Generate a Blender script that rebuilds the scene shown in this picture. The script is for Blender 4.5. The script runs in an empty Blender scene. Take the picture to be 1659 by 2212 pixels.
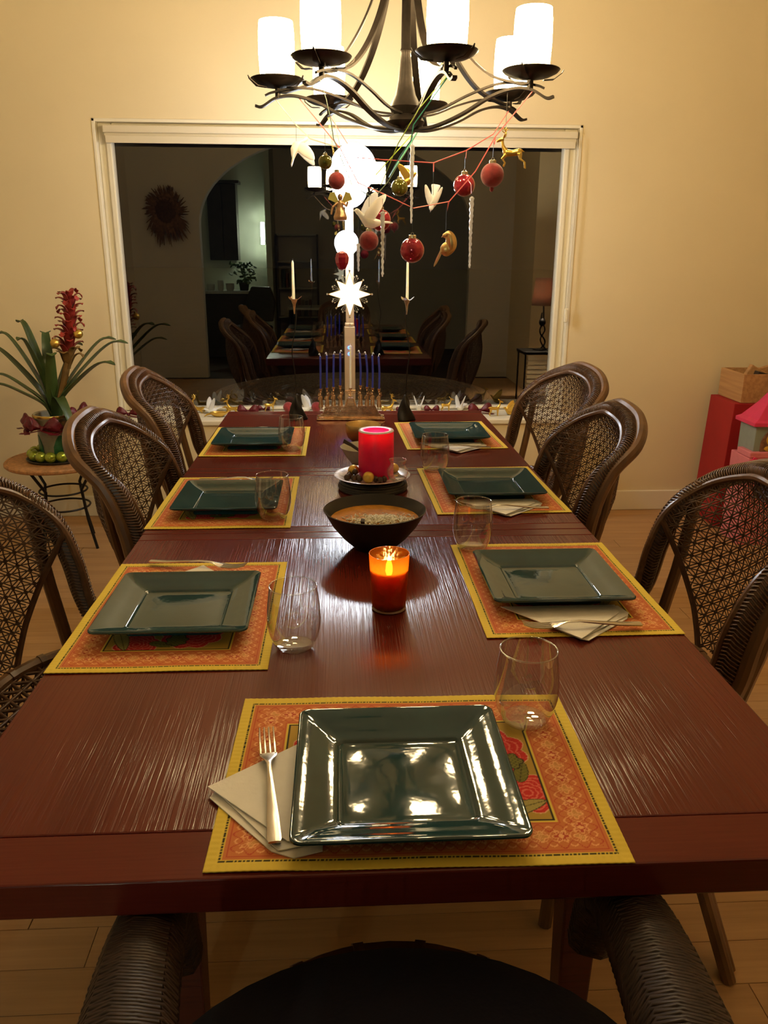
import bpy, bmesh, math, random
import numpy as np
from mathutils import Vector, Matrix

random.seed(7)
RNG = np.random.default_rng(7)
SC = bpy.context.scene
COL = SC.collection
PI = math.pi

# ------------------------------------------------------------------ camera
CAM_LOC = (-0.0116, -0.7132, 1.3958)
PITCH, YAW, ROLL = 0.3101, 0.0564, 0.0055
def _camera():
    cy, sy, cp, sp = math.cos(YAW), math.sin(YAW), math.cos(PITCH), math.sin(PITCH)
    fwd = Vector((sy*cp, cy*cp, -sp)); right = Vector((cy, -sy, 0)); up = right.cross(fwd)
    cr, sr = math.cos(ROLL), math.sin(ROLL)
    r2 = cr*right + sr*up; u2 = -sr*right + cr*up
    m = Matrix((r2, u2, -fwd)).transposed().to_4x4(); m.translation = CAM_LOC
    cd = bpy.data.cameras.new('camera'); co = bpy.data.objects.new('camera', cd); COL.objects.link(co)
    co.matrix_world = m
    cd.sensor_fit = 'HORIZONTAL'; cd.sensor_width = 36.0; cd.lens = 1723.46/1659*36.0
    cd.clip_start = 0.02; cd.clip_end = 100
    SC.camera = co
_camera()

# ------------------------------------------------------------------ world, exposure
W = bpy.data.worlds.new('night'); SC.world = W; W.use_nodes = True
W.node_tree.nodes['Background'].inputs[0].default_value = (0.5, 0.6, 1.0, 1)
W.node_tree.nodes['Background'].inputs[1].default_value = 0.0012
SC.view_settings.view_transform = 'Standard'; SC.view_settings.look = 'None'
SC.view_settings.gamma = 1.0; SC.view_settings.use_curve_mapping = False
SC.view_settings.exposure = 0.0
SC.cycles.use_denoising = True
SC.cycles.max_bounces = 10; SC.cycles.transparent_max_bounces = 24
SC.cycles.caustics_reflective = False; SC.cycles.caustics_refractive = False
SC.cycles.sample_clamp_indirect = 6.0

LAMP_COL = (1.0, 0.745, 0.375)      # the chandelier's warm light
LAMP_L = 90.0                     # radiance of its frosted shades
GLOBE_COL = (0.86, 0.92, 1.0)     # the floor lamp's cool light
GLOBE_L = 60.0

# ------------------------------------------------------------------ materials
def S2L(r, g, b):
    f = lambda c: (c/255/12.92) if c/255 <= 0.04045 else ((c/255+0.055)/1.055)**2.4
    return (f(r), f(g), f(b))
def new_mat(name):
    m = bpy.data.materials.new(name); m.use_nodes = True
    return m, m.node_tree, m.node_tree.nodes['Principled BSDF']
def mat(name, col, rough=0.5, metal=0.0, spec=0.5, noise=None, bump=None, coat=0.0, sss=None, emit=None, trans=0.0, ior=1.45, coord='Object', sheen=0.0, stretch=None):
    """noise=(scale, amount) varies the colour; bump=(scale, strength, distance)"""
    m, nt, p = new_mat(name); N, L = nt.nodes, nt.links
    p.inputs['Base Color'].default_value = (*col, 1); p.inputs['Roughness'].default_value = rough
    p.inputs['Metallic'].default_value = metal; p.inputs['Specular IOR Level'].default_value = spec
    p.inputs['Coat Weight'].default_value = coat; p.inputs['Coat Roughness'].default_value = 0.04
    p.inputs['IOR'].default_value = ior; p.inputs['Transmission Weight'].default_value = trans
    p.inputs['Sheen Weight'].default_value = sheen
    if sss:
        p.inputs['Subsurface Weight'].default_value = 1.0; p.inputs['Subsurface Radius'].default_value = sss[1]; p.inputs['Subsurface Scale'].default_value = sss[0]
    if emit:
        p.inputs['Emission Color'].default_value = (*emit[0], 1); p.inputs['Emission Strength'].default_value = emit[1]
    tc = None
    if noise or bump:
        tc = N.new('ShaderNodeTexCoord'); src = tc.outputs[coord]
        if stretch:
            mp = N.new('ShaderNodeMapping'); mp.inputs['Scale'].default_value = stretch; L.new(src, mp.inputs[0]); src = mp.outputs[0]
    if noise:
        nz = N.new('ShaderNodeTexNoise'); nz.inputs['Scale'].default_value = noise[0]; nz.inputs['Detail'].default_value = 5
        L.new(src, nz.inputs['Vector'])
        rp = N.new('ShaderNodeValToRGB'); a = noise[1]
        rp.color_ramp.elements[0].position = 0.3; rp.color_ramp.elements[1].position = 0.7
        rp.color_ramp.elements[0].color = (*[c*(1-a) for c in col], 1); rp.color_ramp.elements[1].color = (*[min(1, c*(1+a)) for c in col], 1)
        L.new(nz.outputs['Fac'], rp.inputs[0]); L.new(rp.outputs[0], p.inputs['Base Color'])
    if bump:
        nb = N.new('ShaderNodeTexNoise'); nb.inputs['Scale'].default_value = bump[0]; nb.inputs['Detail'].default_value = 4
        L.new(src, nb.inputs['Vector'])
        b = N.new('ShaderNodeBump'); b.inputs['Strength'].default_value = bump[1]; b.inputs['Distance'].default_value = bump[2]
        L.new(nb.outputs['Fac'], b.inputs['Height']); L.new(b.outputs[0], p.inputs['Normal'])
    return m
def emitter(name, col, strength):
    m = bpy.data.materials.new(name); m.use_nodes = True; nt = m.node_tree
    nt.nodes.remove(nt.nodes['Principled BSDF'])
    e = nt.nodes.new('ShaderNodeEmission'); e.inputs[0].default_value = (*col, 1); e.inputs[1].default_value = strength
    nt.links.new(e.outputs[0], nt.nodes['Material Output'].inputs[0]); return m
def thin_glass(name, ior=1.45, tint=(1, 1, 1), rough=0.0, power=5.0):
    """a thin clear wall: what is not mirrored by the Fresnel term passes straight through"""
    m = bpy.data.materials.new(name); m.use_nodes = True; nt = m.node_tree; N, L = nt.nodes, nt.links
    N.remove(N['Principled BSDF'])
    t = N.new('ShaderNodeBsdfTransparent'); t.inputs[0].default_value = (*tint, 1)
    g = N.new('ShaderNodeBsdfGlossy'); g.inputs['Roughness'].default_value = rough
    f0 = ((ior-1)/(ior+1))**2
    lw = N.new('ShaderNodeLayerWeight'); lw.inputs['Blend'].default_value = 0.5
    pw = N.new('ShaderNodeMath'); pw.operation = 'POWER'; pw.inputs[1].default_value = power; L.new(lw.outputs['Facing'], pw.inputs[0])
    ma = N.new('ShaderNodeMath'); ma.operation = 'MULTIPLY_ADD'; ma.use_clamp = True; ma.inputs[1].default_value = 1-f0; ma.inputs[2].default_value = f0; L.new(pw.outputs[0], ma.inputs[0])
    fac = ma.outputs[0]
    mx = N.new('ShaderNodeMixShader'); L.new(fac, mx.inputs[0]); L.new(t.outputs[0], mx.inputs[1]); L.new(g.outputs[0], mx.inputs[2])
    L.new(mx.outputs[0], N['Material Output'].inputs[0]); return m

def wood_mat(name, dark, light, rough, axis, lines, bump_s, bump_d, coat=0.0, spec=0.5, rvar=0.0, big=0.25, run=0.035, lo=0.34, hi=0.46, aniso=0.0):
    """wood with fine pores along one axis: noise squeezed across the grain"""
    m, nt, p = new_mat(name); N, L = nt.nodes, nt.links
    tc = N.new('ShaderNodeTexCoord'); mp = N.new('ShaderNodeMapping')
    sc = [lines]*3; sc[axis] = lines*run; mp.inputs['Scale'].default_value = sc
    L.new(tc.outputs['Object'], mp.inputs[0])
    nz = N.new('ShaderNodeTexNoise'); nz.inputs['Scale'].default_value = 1.0; nz.inputs['Detail'].default_value = 3; nz.inputs['Distortion'].default_value = 0.25
    L.new(mp.outputs[0], nz.inputs['Vector'])
    mp2 = N.new('ShaderNodeMapping'); s2 = [9.0]*3; s2[axis] = 0.9; mp2.inputs['Scale'].default_value = s2; L.new(tc.outputs['Object'], mp2.inputs[0])
    n2 = N.new('ShaderNodeTexNoise'); n2.inputs['Scale'].default_value = 1.0; n2.inputs['Detail'].default_value = 4; L.new(mp2.outputs[0], n2.inputs['Vector'])
    mx = N.new('ShaderNodeMix'); mx.data_type = 'FLOAT'; mx.inputs[0].default_value = big
    L.new(nz.outputs['Fac'], mx.inputs[2]); L.new(n2.outputs['Fac'], mx.inputs[3])
    rp = N.new('ShaderNodeValToRGB'); rp.color_ramp.elements[0].position = 0.36; rp.color_ramp.elements[1].position = 0.62
    rp.color_ramp.elements[0].color = (*dark, 1); rp.color_ramp.elements[1].color = (*light, 1)
    L.new(mx.outputs[0], rp.inputs[0]); L.new(rp.outputs[0], p.inputs['Base Color'])
    b = N.new('ShaderNodeBump'); b.inputs['Strength'].default_value = bump_s; b.inputs['Distance'].default_value = bump_d
    cr = N.new('ShaderNodeValToRGB'); cr.color_ramp.elements[0].position = lo; cr.color_ramp.elements[1].position = hi
    L.new(nz.outputs['Fac'], cr.inputs[0]); L.new(cr.outputs[0], b.inputs['Height']); L.new(b.outputs[0], p.inputs['Normal'])
    if rvar:
        mr = N.new('ShaderNodeMapRange'); mr.inputs[1].default_value = 0.35; mr.inputs[2].default_value = 0.65; mr.inputs[3].default_value = rough+rvar; mr.inputs[4].default_value = rough
        L.new(nz.outputs['Fac'], mr.inputs[0]); L.new(mr.outputs[0], p.inputs['Roughness'])
    else: p.inputs['Roughness'].default_value = rough
    if aniso:   # brushed along the grain: the gloss spreads across it
        tv = N.new('ShaderNodeCombineXYZ'); tv.inputs[0 if axis == 1 else 1].default_value = 1.0
        L.new(tv.outputs[0], p.inputs['Tangent']); p.inputs['Anisotropic'].default_value = aniso
    p.inputs['Specular IOR Level'].default_value = spec; p.inputs['Coat Weight'].default_value = coat; p.inputs['Coat Roughness'].default_value = 0.25
    return m

M = {}
M['wall'] = mat('wall_paint', (0.74, 0.615, 0.385), 0.75, spec=0.3, noise=(1.4, 0.035), bump=(160, 0.12, 0.002))
M['ceiling'] = mat('ceiling_paint', (0.78, 0.72, 0.6), 0.9, bump=(120, 0.1, 0.002))
M['trim'] = mat('trim_paint', (0.78, 0.71, 0.55), 0.4, noise=(3, 0.03))
M['blind'] = mat('blind_fabric', (0.66, 0.58, 0.42), 0.7, bump=(300, 0.2, 0.001))
M['pane'] = thin_glass('window_glass', ior=2.75)
M['oak'] = wood_mat('oak_floor', (0.38, 0.205, 0.08), (0.50, 0.285, 0.12), 0.42, 0, 90, 0.25, 0.0006, spec=0.4, big=0.6)
M['subfloor'] = mat('subfloor', (0.05, 0.03, 0.015), 0.9, noise=(20, 0.2))
M['mahogany'] = wood_mat('mahogany_grain', (0.098, 0.012, 0.007), (0.128, 0.019, 0.010), 0.17, 1, 300, 0.34, 0.0006, spec=0.29, aniso=0.8, big=0.7, run=0.014, lo=0.38, hi=0.55)
M['mahogany_cross'] = wood_mat('mahogany_cross_grain', (0.098, 0.012, 0.008), (0.128, 0.019, 0.012), 0.20, 0, 300, 0.10, 0.0004, spec=0.30, big=0.7)
M['mahogany_side'] = wood_mat('mahogany_underframe', (0.06, 0.013, 0.01), (0.09, 0.02, 0.014), 0.4, 0, 140, 0.4, 0.0006)
M['teal'] = mat('teal_glaze', (0.014, 0.046, 0.050), 0.06, spec=0.62, noise=(9, 0.25), bump=(14, 0.10, 0.006), ior=1.5)
M['glass'] = thin_glass('drinking_glass', ior=1.95, tint=(0.965, 0.96, 0.945), power=1.55)
M['glass_base'] = thin_glass('solid_glass', ior=1.75, tint=(0.95, 0.95, 0.93), power=1.8)
M['steel'] = mat('brushed_steel', (0.62, 0.58, 0.52), 0.22, metal=1.0, bump=(400, 0.05, 0.0005))
M['napkin'] = mat('paper_napkin', (0.80, 0.76, 0.68), 0.9, bump=(220, 0.35, 0.0012), noise=(30, 0.04))
M['bronze'] = mat('dark_bronze', (0.022, 0.016, 0.012), 0.42, metal=0.7, noise=(40, 0.3), bump=(90, 0.1, 0.001))
M['shade'] = emitter('lit_frosted_shade', LAMP_COL, LAMP_L)
M['globe'] = emitter('lit_globe', GLOBE_COL, GLOBE_L)
M['cane'] = mat('dark_cane', (0.075, 0.034, 0.016), 0.34, spec=0.6, noise=(60, 0.35))
M['rattan'] = mat('rattan_pole', (0.14, 0.066, 0.026), 0.38, noise=(25, 0.35), stretch=(1, 1, 0.3), bump=(120, 0.15, 0.001))
M['cane_shaded'] = mat('shade_darkened_cane', (0.028, 0.015, 0.011), 0.5, spec=0.4, noise=(60, 0.35))  # cane colour darkened to paint in the shade on the near armchair's arms
M['cane_wrap'] = mat('wrapped_cane', (0.105, 0.048, 0.021), 0.30, spec=0.65, noise=(80, 0.3))
M['navy'] = mat('navy_cushion', (0.012, 0.012, 0.028), 0.9, bump=(180, 0.3, 0.002), sheen=0.1)
M['iron'] = mat('black_iron', (0.018, 0.015, 0.013), 0.45, metal=0.6, bump=(60, 0.2, 0.001))
M['gold'] = mat('gold_paint', (0.72, 0.47, 0.10), 0.28, metal=0.9, bump=(90, 0.15, 0.001))
M['gold_matte'] = mat('matte_gold', (0.70, 0.44, 0.09), 0.42, metal=0.85)
M['brass'] = mat('aged_brass', (0.66, 0.45, 0.19), 0.33, metal=1.0, noise=(12, 0.2))
M['copper'] = mat('aged_copper', (0.55, 0.34, 0.19), 0.30, metal=0.85, noise=(50, 0.4), bump=(140, 0.3, 0.002))
M['white_dove'] = mat('white_ceramic', (0.92, 0.89, 0.83), 0.35, bump=(70, 0.15, 0.001), sss=(0.03, (1, .9, .75)))
M['red_ball'] = mat('red_glass_ball', (0.42, 0.02, 0.045), 0.16, metal=0.45, spec=0.7, noise=(35, 0.4), bump=(60, 0.25, 0.002), coat=0.5)
M['velvet'] = mat('red_velvet', (0.26, 0.02, 0.02), 0.8, noise=(50, 0.3), bump=(160, 0.5, 0.002), sheen=0.4)
M['green_ball'] = mat('green_glass_ball', (0.14, 0.13, 0.015), 0.1, metal=0.55, spec=0.7, coat=0.5)
M['lime'] = mat('lime_bead', (0.30, 0.36, 0.03), 0.22, metal=0.5, coat=0.4)
M['cap'] = mat('bauble_cap', (0.6, 0.5, 0.32), 0.3, metal=1.0)
M['icicle'] = mat('clear_icicle', (0.95, 0.95, 0.97), 0.06, trans=0.35, ior=1.4, bump=(90, 0.5, 0.003), sss=(0.03, (1, 1, 1)))
M['ribbon_pink'] = mat('pink_ribbon', (0.75, 0.16, 0.15), 0.35, bump=(200, 0.1, 0.0006))
M['ribbon_green'] = mat('green_ribbon', (0.25, 0.36, 0.03), 0.35, bump=(200, 0.1, 0.0006))
M['ribbon_teal'] = mat('teal_ribbon', (0.05, 0.34, 0.24), 0.35, bump=(200, 0.1, 0.0006))
M['ribbon_dark'] = mat('dark_green_ribbon', (0.10, 0.16, 0.10), 0.4, bump=(200, 0.1, 0.0006))
M['ribbon_cream'] = mat('cream_ribbon', (0.75, 0.55, 0.42), 0.4, bump=(200, 0.1, 0.0006))
M['wire'] = mat('hanging_wire', (0.05, 0.05, 0.05), 0.4, metal=0.8)
M['bow_red'] = mat('burgundy_ribbon', (0.115, 0.006, 0.012), 0.45, bump=(60, 0.5, 0.004), noise=(40, .3))
M['wax_white'] = mat('white_wax', (0.90, 0.87, 0.80), 0.45, sss=(0.02, (1, .8, .5)), noise=(20, 0.03))
M['wax_amber'] = mat('amber_wax', (0.85, 0.52, 0.20), 0.4, sss=(0.025, (1, .42, .10)), noise=(30, 0.05))
M['wax_blue'] = mat('blue_wax', (0.03, 0.045, 0.36), 0.4, noise=(60, 0.15))
M['wax_red'] = mat('red_wax', (0.78, 0.008, 0.085), 0.42, sss=(0.03, (1.0, 0.10, 0.24)), noise=(60, 0.06))
M['wax_rim'] = mat('pale_wax_rim', (0.92, 0.72, 0.72), 0.4, sss=(0.012, (1, .3, .3)), noise=(60, 0.06))
M['black_bowl'] = mat('black_stoneware', (0.014, 0.010, 0.007), 0.38, spec=0.45, noise=(14, 0.3), bump=(50, 0.08, 0.001))
M['grey_bowl'] = mat('grey_stoneware', (0.55, 0.50, 0.38), 0.35, noise=(20, 0.12))
M['soup'] = mat('orange_soup', (0.40, 0.165, 0.018), 0.6, spec=0.08, noise=(45, 0.25), bump=(60, 0.4, 0.003))
M['rice'] = mat('white_rice', (0.66, 0.60, 0.42), 0.5, noise=(80, 0.06))
M['dark_wood'] = mat('dark_wood', (0.03, 0.016, 0.01), 0.5, noise=(40, 0.3), stretch=(1, 1, .2))
M['white_plate'] = mat('pale_patterned_plate', (0.74, 0.66, 0.60), 0.2, noise=(55, 0.35), coat=0.4)
M['nut'] = mat('brown_nut', (0.07, 0.03, 0.015), 0.35, noise=(50, 0.3))
M['green_leaf'] = mat('bromeliad_leaf', (0.050, 0.085, 0.022), 0.35, noise=(14, 0.35), bump=(90, 0.2, 0.001), stretch=(1, 1, .4))
M['red_leaf'] = mat('red_bract', (0.30, 0.030, 0.022), 0.42, noise=(22, 0.35))
M['stem_leaf'] = mat('olive_bract', (0.20, 0.11, 0.03), 0.45, noise=(18, 0.35))
M['pot'] = mat('painted_pot', (0.30, 0.26, 0.17), 0.3, noise=(9, 0.45), coat=0.3)
M['pot_green'] = mat('pot_green_print', (0.03, 0.12, 0.05), 0.3, noise=(30, 0.4))
M['rattan_top'] = mat('woven_table_top', (0.42, 0.20, 0.075), 0.55, noise=(60, 0.3), bump=(140, 0.5, 0.002))
M['soil'] = mat('potting_soil', (0.03, 0.02, 0.012), 0.95, bump=(90, 0.8, 0.006))
M['red_card'] = mat('red_card', (0.36, 0.012, 0.014), 0.6, noise=(6, 0.08))
M['crate'] = wood_mat('pine_crate', (0.40, 0.20, 0.075), (0.54, 0.30, 0.12), 0.55, 1, 60, 0.2, 0.0005)
M['hot_pink'] = mat('hot_pink_plastic', (0.72, 0.035, 0.13), 0.4, noise=(30, 0.05))
M['pink'] = mat('pink_plastic', (0.72, 0.20, 0.24), 0.4, noise=(30, 0.05))
M['toy_grey'] = mat('grey_green_plastic', (0.26, 0.30, 0.26), 0.45, noise=(30, 0.05))
M['toy_dark'] = mat('dark_door_void', (0.03, 0.035, 0.06), 0.5, noise=(20, 0.2))
M['toy_blue'] = mat('blue_plastic', (0.09, 0.13, 0.34), 0.35, noise=(20, 0.1))
M['toy_brown'] = mat('brown_tracery', (0.20, 0.09, 0.05), 0.5, noise=(60, 0.4))
M['toy_yellow'] = mat('yellow_glass_print', (0.70, 0.42, 0.05), 0.4, noise=(60, 0.3))
M['beige_metal'] = mat('beige_lacquer', (0.55, 0.42, 0.30), 0.35, metal=0.2, noise=(12, 0.06))
M['led'] = emitter('blue_led', (0.03, 0.12, 1.0), 14.0)
M['star_glass'] = emitter('lit_star_glass', (1.0, 0.90, 0.62), 1.6)
M['crystal'] = mat('crystal_bead', (0.9, 0.86, 0.75), 0.05, trans=0.6, ior=1.5, noise=(40, 0.05))
M['flame'] = emitter('candle_flame', (1.0, 0.62, 0.22), 55.0)
M['amber_glass'] = None
M['patio'] = mat('patio_paving', (0.035, 0.03, 0.026), 0.8, noise=(5, 0.3), bump=(20, 0.4, 0.004))
M['wicker'] = mat('patio_wicker', (0.16, 0.11, 0.06), 0.7, noise=(70, 0.4), bump=(90, 0.8, 0.004))
M['rear_wall'] = mat('rear_wall_paint', (0.64, 0.60, 0.50), 0.8, noise=(1.5, 0.05), bump=(120, 0.1, 0.002))
M['wreath'] = mat('dried_wreath', (0.06, 0.03, 0.015), 0.9, noise=(40, 0.5))
M['kitchen'] = mat('kitchen_wall_paint', (0.62, 0.66, 0.52), 0.8, noise=(2, 0.05))
M['dark_cab'] = mat('dark_cabinet', (0.035, 0.03, 0.026), 0.4, noise=(12, 0.3))
M['counter'] = mat('pale_counter', (0.45, 0.46, 0.40), 0.3, noise=(40, 0.15))
def _shade():
    m, nt, p = new_mat('pink_lampshade'); N, L = nt.nodes, nt.links
    p.inputs['Base Color'].default_value = (.55, .36, .27, 1); p.inputs['Roughness'].default_value = .8
    tl = N.new('ShaderNodeBsdfTranslucent'); tl.inputs[0].default_value = (.45, .26, .18, 1)
    nz = N.new('ShaderNodeTexNoise'); nz.inputs['Scale'].default_value = 60; mr = N.new('ShaderNodeMapRange'); mr.inputs[3].default_value = .18; mr.inputs[4].default_value = .30; L.new(nz.outputs['Fac'], mr.inputs[0])
    mx = N.new('ShaderNodeMixShader'); L.new(mr.outputs[0], mx.inputs[0]); L.new(p.outputs[0], mx.inputs[1]); L.new(tl.outputs[0], mx.inputs[2]); L.new(mx.outputs[0], N['Material Output'].inputs[0]); return m
M['pink_shade'] = _shade()
M['flame_white'] = emitter('lamp_bulb', (1.0, 0.86, 0.62), 3200.0)

def _amber():
    m = bpy.data.materials.new('amber_mercury_glass'); m.use_nodes = True; nt = m.node_tree; N, L = nt.nodes, nt.links
    N.remove(N['Principled BSDF'])
    tc = N.new('ShaderNodeTexCoord'); vo = N.new('ShaderNodeTexVoronoi'); vo.inputs['Scale'].default_value = 110; L.new(tc.outputs['Object'], vo.inputs['Vector'])
    b = N.new('ShaderNodeBump'); b.inputs['Strength'].default_value = 0.6; b.inputs['Distance'].default_value = 0.002; L.new(vo.outputs['Distance'], b.inputs['Height'])
    t = N.new('ShaderNodeBsdfTransparent'); t.inputs[0].default_value = (0.86, 0.46, 0.13, 1)
    tl = N.new('ShaderNodeBsdfTranslucent'); tl.inputs[0].default_value = (0.72, 0.30, 0.07, 1); L.new(b.outputs[0], tl.inputs['Normal'])
    g = N.new('ShaderNodeBsdfGlossy'); g.inputs['Roughness'].default_value = 0.12; g.inputs[0].default_value = (1, .8, .55, 1); L.new(b.outputs[0], g.inputs['Normal'])
    m1 = N.new('ShaderNodeMixShader'); m1.inputs[0].default_value = 0.55; L.new(t.outputs[0], m1.inputs[1]); L.new(tl.outputs[0], m1.inputs[2])
    m2 = N.new('ShaderNodeMixShader'); m2.inputs[0].default_value = 0.10; L.new(m1.outputs[0], m2.inputs[1]); L.new(g.outputs[0], m2.inputs[2])
    L.new(m2.outputs[0], N['Material Output'].inputs[0]); return m
M['amber_glass'] = _amber()

def _print_mat():
    m, nt, p = new_mat('printed_cotton'); N, L = nt.nodes, nt.links
    a = N.new('ShaderNodeVertexColor'); a.layer_name = 'print'
    L.new(a.outputs[0], p.inputs['Base Color']); p.inputs['Roughness'].default_value = 0.85; p.inputs['Specular IOR Level'].default_value = 0.2
    tc = N.new('ShaderNodeTexCoord'); nb = N.new('ShaderNodeTexNoise'); nb.inputs['Scale'].default_value = 700; L.new(tc.outputs['Object'], nb.inputs['Vector'])
    b = N.new('ShaderNodeBump'); b.inputs['Strength'].default_value = 0.25; b.inputs['Distance'].default_value = 0.0006; L.new(nb.outputs['Fac'], b.inputs['Height']); L.new(b.outputs[0], p.inputs['Normal'])
    return m
M['print'] = _print_mat()

# ------------------------------------------------------------------ mesh helpers
def catmull(P, sub=8, closed=False):
    P = [Vector(p) for p in P]; n = len(P); out = []
    rng = n if closed else n-1
    for i in range(rng):
        if closed: p0, p1, p2, p3 = P[(i-1) % n], P[i], P[(i+1) % n], P[(i+2) % n]
        else: p0 = P[i-1] if i > 0 else 2*P[0]-P[1]; p1 = P[i]; p2 = P[i+1]; p3 = P[i+2] if i+2 < n else 2*P[-1]-P[-2]
        for k in range(sub):
            t = k/sub
            out.append(0.5*(2*p1+(p2-p0)*t+(2*p0-5*p1+4*p2-p3)*t*t+(3*p1-p0-3*p2+p3)*t**3))
    if not closed: out.append(P[-1].copy())
    return out
class B:
    def __init__(s): s.v = []; s.f = []
    def add(s, vs, fs):
        o = len(s.v); s.v += [tuple(v) for v in vs]; s.f += [tuple(i+o for i in f) for f in fs]
    def box(s, c, d, rz=0.0, rot=None):
        vs = []
        R = rot if rot else Matrix.Rotation(rz, 3, 'Z')
        for x in (-.5, .5):
            for y in (-.5, .5):
                for z in (-.5, .5): vs.append(Vector(c)+R @ Vector((x*d[0], y*d[1], z*d[2])))
        s.add(vs, [(0, 1, 3, 2), (4, 6, 7, 5), (0, 4, 5, 1), (2, 3, 7, 6), (0, 2, 6, 4), (1, 5, 7, 3)])
    def span(s, a, b): s.box([(a[i]+b[i])/2 for i in range(3)], [abs(b[i]-a[i]) for i in range(3)])
    def tube(s, path, r, n=8, closed=False, cap=True, flat=None, ref=None):
        """sweep a circle (or a flat oval: flat=(width factor, thickness factor)) along a path; ref fixes the width direction"""
        P = [Vector(p) for p in path]; m = len(P); rs = r if hasattr(r, '__len__') else [r]*m
        T = []
        for i in range(m):
            if closed: t = P[(i+1) % m]-P[(i-1) % m]
            else: t = P[min(i+1, m-1)]-P[max(i-1, 0)]
            T.append(t.normalized() if t.length > 1e-9 else Vector((0, 0, 1)))
        if ref is not None: nrm = Vector(ref)
        else:
            nrm = Vector((0, 0, 1)) if abs(T[0].z) < 0.9 else Vector((1, 0, 0))
        vs = []
        fa, fb = flat if flat else (1, 1)
        for i in range(m):
            if ref is not None: nrm = Vector(ref)
            nn = nrm-T[i]*nrm.dot(T[i])
            if nn.length < 1e-6: nn = T[i].orthogonal()
            nrm = nn.normalized(); bn = T[i].cross(nrm)
            for k in range(n):
                a = 2*PI*k/n+PI/n
                vs.append(P[i]+nrm*(math.cos(a)*rs[i]*fa)+bn*(math.sin(a)*rs[i]*fb))
        fs = []
        for i in range(m if closed else m-1):
            j = (i+1) % m
            for k in range(n): fs.append((i*n+k, i*n+(k+1) % n, j*n+(k+1) % n, j*n+k))
        if cap and not closed: fs.append(tuple(range(n-1, -1, -1))); fs.append(tuple((m-1)*n+k for k in range(n)))
        s.add(vs, fs)
    def bar(s, path, w, t, ref):
        """flat bar: rectangular section, width w along ref, thickness t"""
        P = [Vector(p) for p in path]; m = len(P); vs = []; ref = Vector(ref)
        for i in range(m):
            T = (P[min(i+1, m-1)]-P[max(i-1, 0)]).normalized(); nn = (ref-T*ref.dot(T)).normalized(); bn = T.cross(nn)
            ww = w[i] if hasattr(w, '__len__') else w
            for a, b in ((-1, -1), (1, -1), (1, 1), (-1, 1)): vs.append(P[i]+nn*a*ww/2+bn*b*t/2)
        fs = [(i*4+k, i*4+(k+1) % 4, (i+1)*4+(k+1) % 4, (i+1)*4+k) for i in range(m-1) for k in range(4)]
        fs += [(3, 2, 1, 0), tuple((m-1)*4+k for k in range(4))]
        s.add(vs, fs)
    def lathe(s, prof, n=32, c=(0, 0, 0), sq=(1, 1)):
        vs = []; fs = []; rows = []
        for r, z in prof:
            if r < 1e-7: rows.append([len(vs)]); vs.append((c[0], c[1], c[2]+z))
            else:
                rows.append(list(range(len(vs), len(vs)+n)))
                for k in range(n):
                    a = 2*PI*k/n; vs.append((c[0]+r*math.cos(a)*sq[0], c[1]+r*math.sin(a)*sq[1], c[2]+z))
        for A, Bb in zip(rows[:-1], rows[1:]):
            if len(A) == 1 and len(Bb) == 1: continue
            for k in range(n):
                k2 = (k+1) % n
                if len(A) == 1: fs.append((A[0], Bb[k2], Bb[k]))
                elif len(Bb) == 1: fs.append((A[k], A[k2], Bb[0]))
                else: fs.append((A[k], A[k2], Bb[k2], Bb[k]))
        s.add(vs, fs)
    def ball(s, c, r, nu=12, nv=8, rot=None):
        r = r if hasattr(r, '__len__') else (r, r, r); vs = []; fs = []
        R = rot if rot else Matrix.Identity(3)
        vs.append(Vector(c)+R @ Vector((0, 0, r[2])))
        for j in range(1, nv):
            th = PI*j/nv
            for k in range(nu):
                a = 2*PI*k/nu; vs.append(Vector(c)+R @ Vector((r[0]*math.sin(th)*math.cos(a), r[1]*math.sin(th)*math.sin(a), r[2]*math.cos(th))))
        vs.append(Vector(c)+R @ Vector((0, 0, -r[2])))
        for k in range(nu): fs.append((0, 1+k, 1+(k+1) % nu))
        for j in range(nv-2):
            for k in range(nu): a = 1+j*nu; fs.append((a+k, a+nu+k, a+nu+(k+1) % nu, a+(k+1) % nu))
        e = 1+(nv-1)*nu; a = 1+(nv-2)*nu
        for k in range(nu): fs.append((e, a+(k+1) % nu, a+k))
        s.add(vs, fs)
    def prism(s, outline, z0, z1, fn=None):
        """extrude a 2-D outline (u, v) from z0 to z1; fn maps (u, v, w) to space"""
        fn = fn or (lambda u, v, w: (u, v, w)); n = len(outline)
        vs = [fn(u, v, z0) for u, v in outline]+[fn(u, v, z1) for u, v in outline]
        fs = [tuple(range(n-1, -1, -1)), tuple(range(n, 2*n))]+[(k, (k+1) % n, n+(k+1) % n, n+k) for k in range(n)]
        s.add(vs, fs)
    def loft(s, rings, cap0=True, cap1=True):
        n = len(rings[0]); vs = [p for r in rings for p in r]
        fs = [(i*n+k, i*n+(k+1) % n, (i+1)*n+(k+1) % n, (i+1)*n+k) for i in range(len(rings)-1) for k in range(n)]
        if cap0: fs.append(tuple(range(n-1, -1, -1)))
        if cap1: fs.append(tuple((len(rings)-1)*n+k for k in range(n)))
        s.add(vs, fs)
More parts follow.
